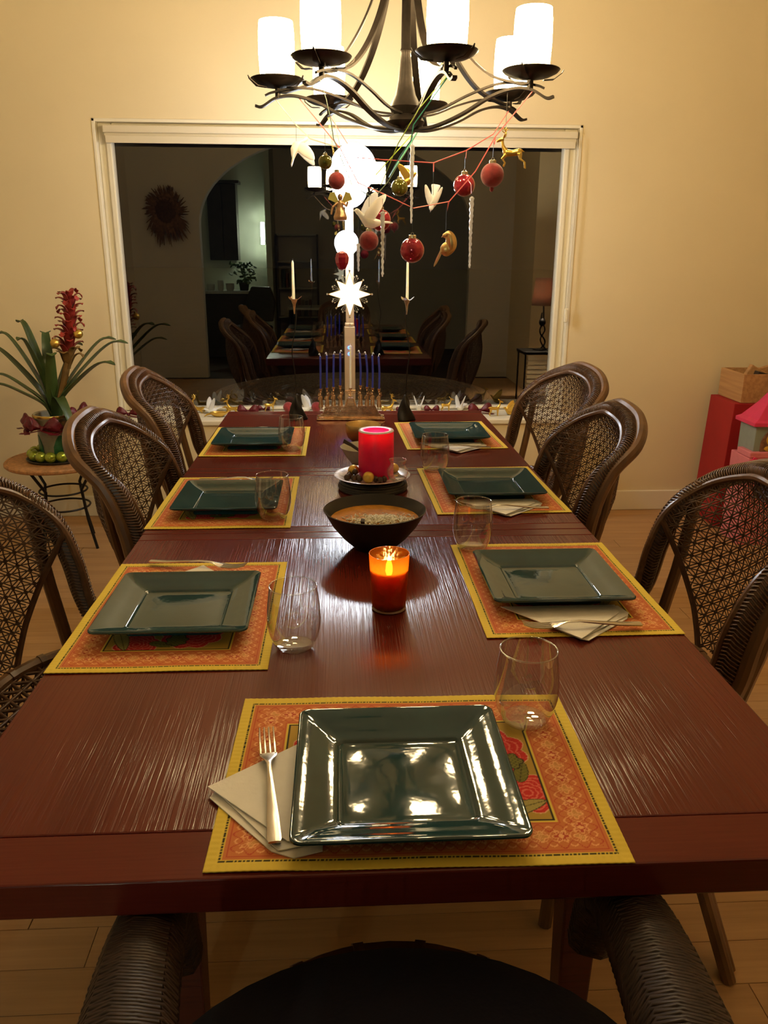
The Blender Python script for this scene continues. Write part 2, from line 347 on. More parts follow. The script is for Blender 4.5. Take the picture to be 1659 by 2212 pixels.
    def build(s, name, m, parent=None, loc=(0, 0, 0), rz=0.0, smooth=True, angle=35, bevel=0.0, remesh=0.0):
        me = bpy.data.meshes.new(name); me.from_pydata(s.v, [], s.f); me.validate()
        bm = bmesh.new(); bm.from_mesh(me); bmesh.ops.recalc_face_normals(bm, faces=bm.faces); bm.to_mesh(me); bm.free()
        me.materials.append(m)
        if smooth:
            me.polygons.foreach_set('use_smooth', [True]*len(me.polygons))
            if angle: me.set_sharp_from_angle(angle=math.radians(angle))
        o = bpy.data.objects.new(name, me); COL.objects.link(o); o.location = loc; o.rotation_euler = (0, 0, rz)
        if bevel:
            b = o.modifiers.new('edge', 'BEVEL'); b.width = bevel; b.segments = 2; b.limit_method = 'ANGLE'
        if remesh:
            r = o.modifiers.new('fuse', 'REMESH'); r.mode = 'VOXEL'; r.voxel_size = remesh; r.use_smooth_shade = True
            bpy.context.view_layer.update()
            dg = bpy.context.evaluated_depsgraph_get(); me2 = bpy.data.meshes.new_from_object(o.evaluated_get(dg)); o.modifiers.clear(); o.data = me2
        if parent: o.parent = parent
        return o
def tag(o, label=None, cat=None, group=None, kind=None):
    if label: o['label'] = label
    if cat: o['category'] = cat
    if group: o['group'] = group
    if kind: o['kind'] = kind
    return o
def thing(name, label, cat, loc=(0, 0, 0), rz=0.0, group=None):
    o = bpy.data.objects.new(name, None); COL.objects.link(o); o.empty_display_size = 0.05
    o.location = loc; o.rotation_euler = (0, 0, rz); return tag(o, label, cat, group)
def copy_tree(o, loc=None, rz=None, label=None, parent=None, scale=None):
    c = o.copy(); COL.objects.link(c)
    if parent is not None: c.parent = parent
    if loc is not None: c.location = loc
    if rz is not None: c.rotation_euler = (0, 0, rz)
    if scale is not None: c.scale = (scale,)*3
    if label: c['label'] = label
    for ch in list(o.children): copy_tree(ch, parent=c)
    return c
def struct(o): o['kind'] = 'structure'; return o
def lamp(name, loc, col, power, radius, parent=None):
    d = bpy.data.lights.new(name, 'POINT'); d.color = col; d.energy = power; d.shadow_soft_size = radius
    o = bpy.data.objects.new(name, d); COL.objects.link(o); o.location = loc
    if parent: o.parent = parent
    return o

# ------------------------------------------------------------------ the room
WY = 3.64          # inner face of the far wall
XL, XR = -2.35, 3.05
YB = -1.6          # rear wall with the arch
CH = 4.3
GX0, GX1, GZ0, GZ1 = -1.205, 1.228, 0.585, 2.03   # window opening
b = B()
b.span((XL, WY, 0), (GX0, WY+.16, CH)); b.span((GX1, WY, 0), (XR, WY+.16, CH))
b.span((GX0, WY, 0), (GX1, WY+.16, GZ0-.03)); b.span((GX0, WY, GZ1), (GX1, WY+.16, CH))
struct(b.build('wall_far', M['wall'], smooth=False))
b = B(); b.span((XL-.12, -4.8, 0), (XL, WY+.16, CH)); struct(b.build('wall_left', M['rear_wall'], smooth=False))
b = B(); b.span((XR, -4.8, 0), (XR+.12, WY+.16, CH)); struct(b.build('wall_right', M['wall'], smooth=False))
b = B(); b.span((XL, -4.8, CH), (XR, WY+.16, CH+.1)); struct(b.build('ceiling', M['ceiling'], smooth=False))
floor_o = None
b = B(); b.span((XL, -4.8, -.12), (XR, WY+.16, -.018)); floor_o = struct(b.build('floor', M['subfloor'], smooth=False))
# floor boards, laid across the room
PWID = 0.105
me_cache = {}
def plank(x0, x1, y):
    L_ = round(x1-x0, 3)
    if L_ not in me_cache:
        q = B(); w, e = PWID-.0012, .0007
        q.loft([[(-L_/2, -w/2, -.0175), (L_/2, -w/2, -.0175), (L_/2, w/2, -.0175), (-L_/2, w/2, -.0175)],
                [(-L_/2, -w/2, -e), (L_/2, -w/2, -e), (L_/2, w/2, -e), (-L_/2, w/2, -e)],
                [(-L_/2+e, -w/2+e, 0), (L_/2-e, -w/2+e, 0), (L_/2-e, w/2-e, 0), (-L_/2+e, w/2-e, 0)]])
        o = q.build('plank', M['oak'], smooth=False); me_cache[L_] = o.data; o.parent = floor_o
    else:
        o = bpy.data.objects.new('plank', me_cache[L_]); COL.objects.link(o); o.parent = floor_o
    o.location = ((x0+x1)/2, y, 0)
lengths = [0.9, 1.2, 1.5, 1.8]
ny = int((WY+1.6)/PWID)
for j in range(ny):
    y = WY-PWID*(j+.5); x = XL; k = (j*7) % 4
    first = True
    while x < XR-.01:
        L_ = lengths[k % 4] if not first else [0.6, 1.05, 1.35, 0.75][j % 4]
        first = False; k += 3 if j % 2 else 1
        x1 = min(x+L_, XR)
        if XR-x1 < .25: x1 = XR
        plank(round(x, 3), round(x1-.0015, 3), y); x = x1
b = B(); b.span((XL, WY-.016, 0), (GX0+.03, WY, .115)); b.span((GX1-.02, WY-.016, 0), (XR, WY, .115))
struct(b.build('baseboard_far', M['trim'], smooth=False, bevel=.004))

# ------------------------------------------------------------------ the window
win = bpy.data.objects.new('window_1', None); COL.objects.link(win); win.location = (0, WY, GZ0); win['kind'] = 'structure'
def wl(q, *a, **k): # build in world coordinates under the window
    o = q.build(*a, parent=win, **k); o.location = (0, -WY, -GZ0); return o
b = B()   # lining of the opening
b.span((GX0, WY-.004, GZ0), (GX0+.016, WY+.14, GZ1)); b.span((GX1-.016, WY-.004, GZ0), (GX1, WY+.14, GZ1)); b.span((GX0, WY-.004, GZ1-.016), (GX1, WY+.14, GZ1))
wl(b, 'lining', M['trim'], smooth=False, bevel=.003)
b = B()   # sash
for x0, x1, z0, z1 in ((GX0+.016, GX0+.082, GZ0, GZ1-.016), (GX1-.082, GX1-.016, GZ0, GZ1-.016), (GX0+.082, GX1-.082, GZ1-.09, GZ1-.016), (GX0+.082, GX1-.082, GZ0, GZ0+.02)):
    b.span((x0, WY+.035, z0), (x1, WY+.085, z1))
wl(b, 'sash', M['trim'], smooth=False, bevel=.006)
b = B()   # raised bead round the pane
for x0, x1, z0, z1 in ((GX0+.055, GX0+.082, GZ0, GZ1-.09), (GX1-.082, GX1-.055, GZ0, GZ1-.09)):
    b.span((x0, WY+.02, z0), (x1, WY+.036, z1))
wl(b, 'glazing_bead', M['trim'], smooth=False, bevel=.005)
q = B(); q.add([(GX0+.07, WY+.052, GZ0+.01), (GX1-.07, WY+.052, GZ0+.01), (GX1-.07, WY+.052, GZ1-.03), (GX0+.07, WY+.052, GZ1-.03)], [(0, 1, 2, 3)])
wl(q, 'pane', M['pane'], smooth=False)
b = B(); b.span((-1.17, WY-.245, 0), (1.205, WY, GZ0-.028)); wl(b, 'ledge_front', M['wall'], smooth=False)
b = B(); b.span((-1.185, WY-.255, GZ0-.028), (1.215, WY+.035, GZ0)); wl(b, 'sill', M['trim'], smooth=False, bevel=.006)
bl = thing('roller_blind', 'rolled up cream blind in its headrail across the top of the dark window', 'blind', (0, WY-.01, 1.93))
b = B(); b.span((-1.15, -.012, .035), (1.20, .035, .068)); b.build('headrail', M['blind'], bl, smooth=False, bevel=.004)
b = B(); b.tube([(-1.145, .012, .021), (1.195, .012, .021)], .018, 14); b.build('fabric_roll', M['blind'], bl)
b = B(); b.span((-1.14, -.012, -.012), (1.19, -.004, .022)); b.build('hem_bar', M['blind'], bl, smooth=False, bevel=.002)
b = B(); b.tube(catmull([(1.196, -.016, .03), (1.200, -.018, -.3), (1.196, -.02, -.62), (1.198, -.02, -.80)], 6), .0016, 5)
b.tube(catmull([(1.206, -.016, .03), (1.208, -.018, -.3), (1.204, -.02, -.62), (1.204, -.02, -.80)], 6), .0016, 5); b.build('pull_cord', M['blind'], bl)
b = B(); b.box((1.201, -.022, -.83), (.022, .016, .075)); b.build('cord_guide', M['trim'], bl, smooth=False, bevel=.006)

# ------------------------------------------------------------------ outside, in the dark
b = B(); b.span((-300, WY+.16, -.2), (300, 400, -.1)); struct(b.build('ground', M['patio'], smooth=False))
pt = thing('patio_table', 'round woven table on the dark patio, dimly seen through the window pane', 'table', (.08, 5.15, -.1))
b = B(); b.lathe([(0, .52), (.98, .52), (1.0, .53), (1.0, .545), (.98, .55), (0, .55)], 64); b.build('woven_top', M['wicker'], pt)
b = B()
for r in np.arange(.08, .98, .045): b.tube([(r*math.cos(a), r*math.sin(a), .552) for a in np.linspace(0, 2*PI, 65)[:-1]], .011, 4, closed=True)
b.build('top_ring', M['wicker'], pt)
for k in range(4):
    a = PI/4+k*PI/2; b = B(); b.tube([(.75*math.cos(a), .75*math.sin(a), 0), (.7*math.cos(a), .7*math.sin(a), .52)], .03, 8); b.build('leg', M['wicker'], pt)

# ------------------------------------------------------------------ rear of the room (seen mirrored in the pane)
b = B()
AX0, AX1, AZ = -1.58, 1.52, 1.72
arch = [(AX1, 0), (2.25, 0), (2.25, CH), (XL, CH), (XL, 0), (AX0, 0), (AX0, AZ)]
ar = [((AX0+AX1)/2-(AX1-AX0)/2*math.cos(t), AZ+.93*math.sin(t)) for t in np.linspace(0, PI, 33)]
# strips above the arch keep every face convex
b.span((XL, YB-.14, 0), (AX0, YB, CH)); b.span((AX1, YB-.14, 0), (2.02, YB, CH))
for (xa, za), (xb, zb) in zip(ar[:-1], ar[1:]):
    b.add([(xa, YB, za), (xb, YB, zb), (xb, YB, CH), (xa, YB, CH), (xa, YB-.14, za), (xb, YB-.14, zb), (xb, YB-.14, CH), (xa, YB-.14, CH)],
          [(0, 1, 2, 3), (7, 6, 5, 4), (0, 4, 5, 1), (3, 2, 6, 7)])
struct(b.build('wall_rear', M['rear_wall'], smooth=False))
b = B(); b.span((2.02, -.62, 0), (XR, -.5, CH)); b.span((2.02, YB-.14, 0), (2.14, -.62, CH)); struct(b.build('wall_nib', M['wall'], smooth=False))
b = B(); b.span((XL, -4.3, 0), (-1.03, -4.2, CH)); b.span((-1.03, -4.8, 0), (-.95, -3.9, CH)); struct(b.build('wall_kitchen', M['kitchen'], smooth=False))
b = B(); b.span((-.95, -4.8, 0), (XR, -4.7, CH)); struct(b.build('wall_hall', M['rear_wall'], smooth=False))
w = thing('wall_sconce', 'small lit sconce on the far kitchen wall, mirrored in the window', 'light', (-1.09, -4.12, 1.70))
b = B(); b.lathe([(0, -.15), (.026, -.15), (.030, 0), (.026, .15), (0, .15)], 16); b.build('lamp_tube', emitter('sconce_tube', (.88, 1, .80), 300), w)
b = B(); b.box((0, -.06, 0), (.05, .02, .28)); b.build('back_plate', M['steel'], w, smooth=False)
w = thing('wall_cabinet', 'tall dark cabinet on the kitchen wall, mirrored in the window', 'cabinet', (-1.63, -4.06, 1.33))
b = B(); b.span((-.2, -.13, 0), (.2, .1, 1.02)); b.build('carcass', M['dark_cab'], w, smooth=False, bevel=.006)
b = B(); b.span((-.2, .1, .01), (-.005, .12, 1.0)); b.build('door', M['dark_cab'], w, smooth=False, bevel=.004)
b = B(); b.span((.005, .1, .01), (.2, .12, 1.0)); b.build('door', M['dark_cab'], w, smooth=False, bevel=.004)
b = B(); b.span((-.24, -.13, 1.02), (.25, .15, 1.06)); b.build('cornice', M['dark_cab'], w, smooth=False, bevel=.006)
w = thing('kitchen_counter', 'pale topped kitchen counter with dark base, mirrored in the window', 'counter', (-1.62, -3.9, 0))
b = B(); b.span((-.70, -.28, 0), (.36, .24, .88)); b.build('base_cabinet', M['dark_cab'], w, smooth=False, bevel=.004)
b = B(); b.span((-.71, -.29, .88), (.40, .28, .92)); b.build('worktop', M['counter'], w, smooth=False, bevel=.005)
for i, (x, r, h) in enumerate([(-1.95, .05, .12), (-1.82, .06, .09), (-1.68, .045, .14), (-1.55, .06, .10)]):
    b = B(); b.lathe([(0, 0), (r*.8, 0), (r, h*.4), (r, h), (r*.85, h), (r*.85, h*.3), (0, .01)], 20)
    tag(b.build('jar', M['counter'], loc=(x, -3.78, .92)), ['pale jar at the far end of the mirrored kitchen counter', 'wide low pot second on the mirrored kitchen counter', 'tall pale jar third on the mirrored kitchen counter', 'low pale pot beside the plant on the mirrored kitchen counter'][i], 'jar', 'jars on the kitchen counter')
w = thing('counter_plant', 'dark bushy plant at the end of the mirrored kitchen counter', 'plant', (-1.36, -3.86, .9205))
b = B(); b.lathe([(0, 0), (.06, 0), (.075, .11), (.065, .11), (0, .1)], 16); b.build('pot', M['dark_cab'], w)
b = B()
for k in range(70):
    a = random.uniform(0, 2*PI); r = random.uniform(.02, .2); z = random.uniform(.1, .38)
    b.ball((r*math.cos(a), r*math.sin(a)*.7, z), (.035, .022, .012), 6, 4, Matrix.Rotation(random.uniform(0, 3), 3, 'X') @ Matrix.Rotation(random.uniform(0, 3), 3, 'Y'))
b.build('foliage', M['green_leaf'], w)
w = thing('bookshelf', 'low bookshelf beyond the arch, mirrored in the window', 'shelf', (-.62, -4.5, 0))
b = B()
for x in (-.3, .3): b.span((x-.012, -.14, 0), (x+.012, .14, 1.7))
b.build('side_panel', M['dark_cab'], w, smooth=False)
for z in (.05, .5, .92, 1.3, 1.68):
    b = B(); b.span((-.29, -.14, z), (.29, .14, z+.02)); b.build('shelf_board', M['counter'], w, smooth=False)
for i in range(9):
    h = random.uniform(.2, .28); b = B(); b.span((0, -.09, 0), (.035, .09, h)); cl = [(.3, .28, .22), (.1, .16, .14), (.2, .08, .05)][i % 3]
    tag(b.build('book', mat('book_cover', cl, .6, noise=(30, .1)), loc=(-.9+.055*i, -4.46, .94 if i < 5 else .52), smooth=False), 'upright book, %s from the left on the %s mirrored shelf' % (['first', 'second', 'third', 'fourth', 'fifth'][i % 5], 'upper' if i < 5 else 'lower'), 'book', 'books on the low shelf')
w = thing('desk_chair', 'dark desk chair beyond the arch, mirrored in the window', 'chair', (-1.2, -2.9, 0), .5)
b = B(); b.box((0, 0, .47), (.46, .46, .07)); b.build('seat', M['dark_cab'], w, smooth=False, bevel=.03)
b = B(); b.loft([[(-.22, -.2, .55), (.22, -.2, .55), (.22, -.25, .55), (-.22, -.25, .55)], [(-.24, -.24, .8), (.24, -.24, .8), (.24, -.3, .8), (-.24, -.3, .8)], [(-.15, -.28, 1.0), (.15, -.28, 1.0), (.15, -.32, 1.0), (-.15, -.32, 1.0)]]); b.build('backrest', M['dark_cab'], w, smooth=False, bevel=.02)
b = B(); b.tube([(0, 0, .06), (0, 0, .44)], .03, 10); b.build('column', M['iron'], w)
for k in range(5):
    a = 2*PI*k/5; b = B(); b.tube([(0, 0, .1), (.28*math.cos(a), .28*math.sin(a), .04)], .02, 6); b.ball((.28*math.cos(a), .28*math.sin(a), .025), .025, 8, 6); b.build('leg', M['iron'], w)
w = thing('white_desk', 'pale desk beyond the arch, mirrored low in the window', 'desk', (-.25, -3.35, 0))
b = B(); b.span((-.45, -.3, .70), (.55, .3, .73)); b.build('desk_top', M['counter'], w, smooth=False, bevel=.004)
for x in (-.42, .52):
    for y in (-.27, .27): b = B(); b.tube([(x, y, 0), (x, y, .7)], .018, 8); b.build('leg', M['iron'], w)
w = thing('wall_hanging', 'dark feathery wreath hanging left of the arch, mirrored in the window', 'wreath', (-1.93, YB+.03, 1.87))
b = B(); b.ball((0, .015, 0), (.165, .04, .18), 20, 12); b.build('nest', M['wreath'], w)
b = B()
for k in range(260):
    a = random.uniform(0, 2*PI); r0 = random.uniform(.08, .16); r1 = r0+random.uniform(.06, .11)*(1.2 if math.sin(a) < -.3 else 1)
    dz = -.14*random.random() if math.sin(a) < -.3 else 0
    b.tube([(r0*math.cos(a), .03, r0*math.sin(a)), (r1*math.cos(a+.15), random.uniform(.0, .06), r1*1.1*math.sin(a+.1)+dz)], [.017, .004], 4)
b.build('dried_petals', mat('dried_petal', (.16, .085, .045), .9, noise=(40, .5)), w)
w = thing('side_table', 'black iron side table with slatted shelf, mirrored at the right of the window', 'table', (2.00, .12, 0))
b = B(); b.box((0, 0, .50), (.42, .36, .03)); b.build('table_top', M['iron'], w, smooth=False, bevel=.006)
for x in (-.19, .19):
    for y in (-.16, .16): b = B(); b.tube([(x, y, 0), (x, y, .49)], .009, 6); b.build('leg', M['iron'], w)
for k in range(9):
    b = B(); b.span((-.19, .155, .06+.045*k), (.19, .165, .075+.045*k)); b.build('slat', M['trim'], w, smooth=False)
w = thing('table_lamp', 'lit table lamp with pinkish shade and dark base, mirrored at the right of the window', 'lamp', (1.985, .12, .5155))
b = B(); b.lathe([(.105, .43), (.080, .69)], 28); o = b.build('lamp_shade', M['pink_shade'], w); sm = o.modifiers.new('t', 'SOLIDIFY'); sm.thickness = .003
b = B(); b.tube(catmull([(0, 0, 0), (.05, 0, .08), (-.01, 0, .18), (.02, 0, .30), (0, 0, .53)], 6), .008, 6); b.tube(catmull([(.06, 0, 0), (.0, 0, .1), (.04, 0, .2), (0, 0, .28), (0, 0, .36)], 6), .007, 6)
b.ball((.01, 0, .27), (.035, .03, .04)); b.lathe([(0, 0), (.07, 0), (.07, .012), (0, .014)], 20); b.build('base', M['iron'], w)
b = B(); b.ball((0, 0, .57), (.03, .03, .04)); b.build('bulb', M['flame_white'], w)

# ------------------------------------------------------------------ dining table
TX0, TX1, TL, TT = -0.495, 0.604, 2.754, 0.75
TH = .046
tb = thing('dining_table', 'long dark red mahogany extending dining table with two seams across it', 'table', ((TX0+TX1)/2, TL/2, 0))
def tloc(o): o.location = (-(TX0+TX1)/2, -TL/2, 0); return o
def slab(name, y0, y1, m, thick=TH):
    q = B(); q.span((TX0, y0, TT-thick), (TX1, y1, TT)); return tloc(q.build(name, m, tb, smooth=False, bevel=.0025))
slab('end_board', 0, .078, M['mahogany_cross']); slab('end_board', TL-.078, TL, M['mahogany_cross'])
slab('top_section', .0785, 1.0995, M['mahogany']); slab('top_section', 1.7685, TL-.0785, M['mahogany'])
slab('table_leaf', 1.1895, 1.6785, M['mahogany'])
for y0, y1 in ((1.10, 1.1445), (1.1465, 1.189), (1.679, 1.7215), (1.7235, 1.768)): slab('seam_board', y0, y1, M['mahogany_cross'])
q = B()
q.span((TX0+.12, .16, TT-.125), (TX1-.12, .185, TT-TH)); q.span((TX0+.12, TL-.185, TT-.125), (TX1-.12, TL-.16, TT-TH))
q.span((TX0+.12, .16, TT-.125), (TX0+.145, TL-.16, TT-TH)); q.span((TX1-.145, .16, TT-.125), (TX1-.12, TL-.16, TT-TH))
tloc(q.build('apron', M['mahogany_side'], tb, smooth=False, bevel=.003))
for x in (TX0+.20, TX1-.20):
    for y in (.42, TL-.78):
        q = B(); q.loft([[(x+sx*.027, y+sy*.027, 0) for sx, sy in ((-1, -1), (1, -1), (1, 1), (-1, 1))], [(x+sx*.04, y+sy*.04, TT-TH) for sx, sy in ((-1, -1), (1, -1), (1, 1), (-1, 1))]])
        tloc(q.build('leg', M['mahogany_side'], tb, smooth=False, bevel=.004))

# ------------------------------------------------------------------ cane chairs
RIM = [(0, -.23, .948), (.11, -.235, .928), (.205, -.195, .882), (.23, -.12, .813), (.23, -.08, .718), (.228, -.05, .585), (.225, .04, .461)]
RIM_CTRL = [(-x, y, z) for x, y, z in RIM[:0:-1]]+RIM
def rim_offset(p, d):
    q = Vector((p.x, 0, p.z-.66)) if p.z > .72 else Vector((p.x, 0, .06*(p.z-.6)))
    q.normalize(); k = min(1, max(0, (p.z-.45)/.35))
    o = q*.45+Vector((0, -1, 0))*(.35+.5*k); return p+o.normalized()*d
def cane_panel_fns():
    cur = catmull(RIM, 14); zs = np.array([p.z for p in cur])[::-1]; xs = np.array([p.x for p in cur])[::-1]; ys = np.array([p.y for p in cur])[::-1]
    zc = [.44, .5, .6, .7, .8, .88, .928, .948]; yc = [-.168, -.19, -.235, -.265, -.274, -.262, -.245, -.231]
    ZT = .79
    def w(z):
        if z >= ZT: return float(np.interp(z, zs, xs))
        t = (ZT-z)/(ZT-.45); return float(.2295*(1-t)+.035*t-.02*math.sin(PI*t)*-1)
    def S(l, z):
        c = float(np.interp(z, zc, yc))
        if z >= ZT: e = float(np.interp(z, zs, ys))
        else: t = (ZT-z)/(ZT-.45); e0 = -.105; e = e0*(1-t)+(c+.01)*t
        ww = max(w(z), 1e-3); return Vector((l, c+(e-c)*min(1.0, (l/ww)**2), z))
    return w, S
def cane_lattice(q, w, S, z0, z1, p=.0225, r=.00165):
    st = p/2.5
    def runs(fn, a0, a1):
        cur = []
        n = int((a1-a0)/st)
        for i in range(n+1):
            l, z = fn(a0+i*st)
            if z0 <= z <= z1 and abs(l) <= w(z)-.002: 
                P = S(l, z); P.y += .0007*(1 if i % 2 else -1); cur.append(P)
            else:
                if len(cur) > 1: q.tube(cur, r, 4, cap=False)
                cur = []
        if len(cur) > 1: q.tube(cur, r, 4, cap=False)
    # pairs run on the two diagonals, single strands level and upright through their crossings
    h = p/math.sqrt(2); rt = math.sqrt(2)
    for k in range(-62, 63):
        for d in (-.0029, .0029):
            runs(lambda a, k=k, d=d: (a, a+k*p*rt+d*rt), -.25, .25)
            runs(lambda a, k=k, d=d: (a, -a+k*p*rt+d*rt), -.25, .25)
    for k in range(int(z0/h), int(z1/h)+2): runs(lambda a, k=k: (a, k*h), -.25, .25)
    for k in range(-15, 16): runs(lambda a, k=k: (k*h, a), z0-.02, z1+.02)
def make_chair(name, label):
    t = thing(name, label, 'chair')
    rim = catmull(RIM_CTRL, 10)
    b = B(); b.tube(rim, .0085, 8); b.build('inner_roll', M['cane_wrap'], t)
    core = [rim_offset(p, .026) for p in rim]; outer = [rim_offset(p, .054) for p in rim]
    b = B(); b.tube(core, .0205, 10); b.build('rim_core', M['cane'], t)
    b = B(); b.tube(outer, .0175, 10); b.build('outer_pole', M['rattan'], t)
    # herringbone wrapping: short strands laid over the core in two slanting rows
    b = B(); acc = [0.0]
    for a_, c_ in zip(core[:-1], core[1:]): acc.append(acc[-1]+(c_-a_).length)
    tot = acc[-1]; step = .0078; n = int(tot/step)
    def at(s):
        s = min(max(s, 0), tot-1e-6); i = int(np.searchsorted(acc, s, side='right')-1); i = min(i, len(core)-2)
        u = (s-acc[i])/(acc[i+1]-acc[i]); P = core[i].lerp(core[i+1], u); T = (core[i+1]-core[i]).normalized()
        R0 = rim[i].lerp(rim[i+1], u); o = (R0-P); o = (o-T*o.dot(T)).normalized(); return P, T, o, T.cross(o)
    for i in range(n):
        for fam in (0, 1):
            pts = []
            for k in range(5):
                u = k/4; ang = math.radians(-25+(85*u if fam == 0 else 85+85*u)); s = i*step+(.013*u if fam == 0 else .013*(1-u))
                for sg in (1,):
                    P, T, o, bn = at(s); sgn = 1 if P.x >= 0 else 1
                    pts.append(P+(o*math.cos(ang)+bn*math.sin(ang)*1)*(.0212+.0015*math.sin(PI*u)))
            b.tube(pts, .0021, 4, cap=False)
            pts2 = []
            for k in range(5):
                u = k/4; ang = math.radians(25-(85*u if fam == 0 else 85+85*u)); s = i*step+(.013*u if fam == 0 else .013*(1-u))
                P, T, o, bn = at(s); pts2.append(P+(o*math.cos(ang)+bn*math.sin(ang))*(.0212+.0015*math.sin(PI*u)))
            b.tube(pts2, .0021, 4, cap=False)
    tag(b.build('braided_wrap', M['cane_wrap'], t, angle=0), kind='stuff')
    # woven back panel
    w, S = cane_panel_fns(); b = B(); cane_lattice(b, w, S, .515, .942)
    tag(b.build('cane_panel', M['cane'], t, angle=0), kind='stuff')
    for sg in (-1, 1):
        b = B(); b.tube([S(sg*(w(z)-.001), z) for z in np.linspace(.80, .512, 24)], .0075, 6); b.build('panel_edge', M['cane'], t)
    for sg in (-1, 1):
        b = B(); b.tube([(sg*.225, -.19, .885), (sg*.222, -.155, .66), (sg*.21, -.105, .44)], .0145, 10); b.build('back_post', M['rattan'], t)
    # seat: ringed rail, woven seat, open cane skirt
    cx, cy, rx, ry, zr = 0, .07, .232, .232, .520
    el = lambda a, k=1.0, z=zr: Vector((cx+rx*k*math.cos(a), cy+ry*k*math.sin(a), z))
    b = B(); b.tube([el(a) for a in np.linspace(0, 2*PI, 49)[:-1]], .014, 8, closed=True)
    b.build('seat_rail', M['rattan'], t)
    for k in range(18):
        a = 2*PI*k/18; b = B(); b.tube([el(a-.03), el(a+.03)], .0165, 8); b.build('rail_binding', M['cane_wrap'], t)
    b = B()   # open seat of thick cane, three crossing sets of strands
    for ang, p_ in ((0, .036), (PI/3, .036), (2*PI/3, .036)):
        ca, sa = math.cos(ang), math.sin(ang)
        for k in range(-7, 8):
            off = (k+(.5 if ang else 0))*p_; L_ = math.sqrt(max(0, 1-(off/rx)**2))*rx*.98
            if L_ < .03: continue
            b.tube([(cx+ca*u-sa*off, cy+sa*u+ca*off, zr-.004-.010*(1-(u*u+off*off)/rx**2)) for u in np.linspace(-L_, L_, 7)], .0042, 5, cap=False)
    tag(b.build('seat', M['cane'], t, angle=0), kind='stuff')
    b = B(); zl = .385; NN = 40
    for k in range(NN):
        a0 = 2*PI*k/NN; d = 2*PI/NN
        for sg in (-1, 1):
            b.tube([el(a0+sg*d*1.5*u, 1-.02*u, zr-.01-(zr-.01-zl)*u) for u in (0, .33, .66, 1)], .0024, 4, cap=False)
        b.tube([el(a0, 1, zr-.01), el(a0, .98, zl)], .0018, 4, cap=False)
    for z in (.485, .452, .42): b.tube([el(a, .99, z) for a in np.linspace(0, 2*PI, 41)[:-1]], .002, 4, closed=True)
    tag(b.build('cane_skirt', M['cane'], t, angle=0), kind='stuff')
    b = B(); b.tube([el(a, .98, zl) for a in np.linspace(0, 2*PI, 41)[:-1]], .010, 8, closed=True); b.build('lower_rail', M['rattan'], t)
    for sg in (-1, 1):
        b = B(); b.tube([(sg*.19, .19, .40), (sg*.20, .20, .25), (sg*.22, .22, 0)], .015, 10); b.build('front_leg', M['rattan'], t)
        b = B()
        for dx in (-.013, .015): b.tube([(sg*(.205+dx*.6), -.02+dx*.5, .44), (sg*(.29+dx), -.07+dx*.4, .2), (sg*(.352+dx), -.13+dx*.4, 0)], .0145, 10)
        b.build('rear_leg', M['rattan'], t)
    return t
CH_SPOTS = [  # x, y, facing offset, side, label
    (-.585, .800, -.200, 'L', 'dark woven cane chair nearest on the left side, cropped by the photo edge'),
    (-.443, 1.529, -.026, 'L', 'dark woven cane chair middle of the left side, in front of the plant table'),
    (-.524, 2.42, -.010, 'L', 'dark woven cane chair at the far left end of the table, by the window ledge'),
    (.653, .868, .041, 'R', 'dark woven cane chair nearest on the right side, in front of the pink toy castle'),
    (.567, 1.629, -.007, 'R', 'dark woven cane chair middle of the right side, overlapping the chair behind'),
    (.715, 2.457, -.237, 'R', 'dark woven cane chair at the far right end, turned and backed against the window corner')]
first = None
for x, y, th, side, lab in CH_SPOTS:
    rz = (-PI/2+th) if side == 'L' else (PI/2-th)
    if first is None: first = make_chair('dining_chair', lab); first['group'] = 'cane chairs along the table'; o = first
    else: o = copy_tree(first, label=lab)
    o.location = (x, y, 0); o.rotation_euler = (0, 0, rz)
# the armchair at the near end, mostly below the frame
near = copy_tree(first, (.045, -.19, 0), 0, 'dark armchair with navy seat cushion at the near end of the table, in shadow')
near.name = 'dining_armchair'
b = B(); rings = []
for k, z in ((.86, .528), (1.0, .532), (1.0, .545), (.9, .553), (.5, .557)): rings.append([(.305*k*math.cos(a), .03+.255*k*math.sin(a), z) for a in np.linspace(0, 2*PI, 41)[:-1]])
b.loft(rings); b.build('seat_cushion', M['navy'], near)
for sg in (-1, 1):
    b = B(); path = catmull([(sg*.225, -.16, .72), (sg*.26, .02, .695), (sg*.282, .20, .655), (sg*.287, .30, .60), (sg*.28, .33, .50)], 8)
    rr = np.linspace(.052, .028, len(path)); b.tube(path, list(rr), 12); b.build('arm', M['cane_shaded'], near)
    b = B()
    for i in range(0, len(path)-1):
        for k in range(5):
            u = k/5; P = path[i].lerp(path[i+1], u); T = (path[i+1]-path[i]).normalized(); nx = T.orthogonal().normalized(); bn = T.cross(nx); R_ = rr[i]+.001
            a0 = .6*((i*5+k) % 2)
            b.tube([P+T*(.006*math.sin(3*a))+(nx*math.cos(a)+bn*math.sin(a))*R_ for a in np.linspace(a0, a0+2*PI, 13)], .003, 4, cap=False)
    tag(b.build('arm_wrap', M['cane_shaded'], near, angle=0), kind='stuff')

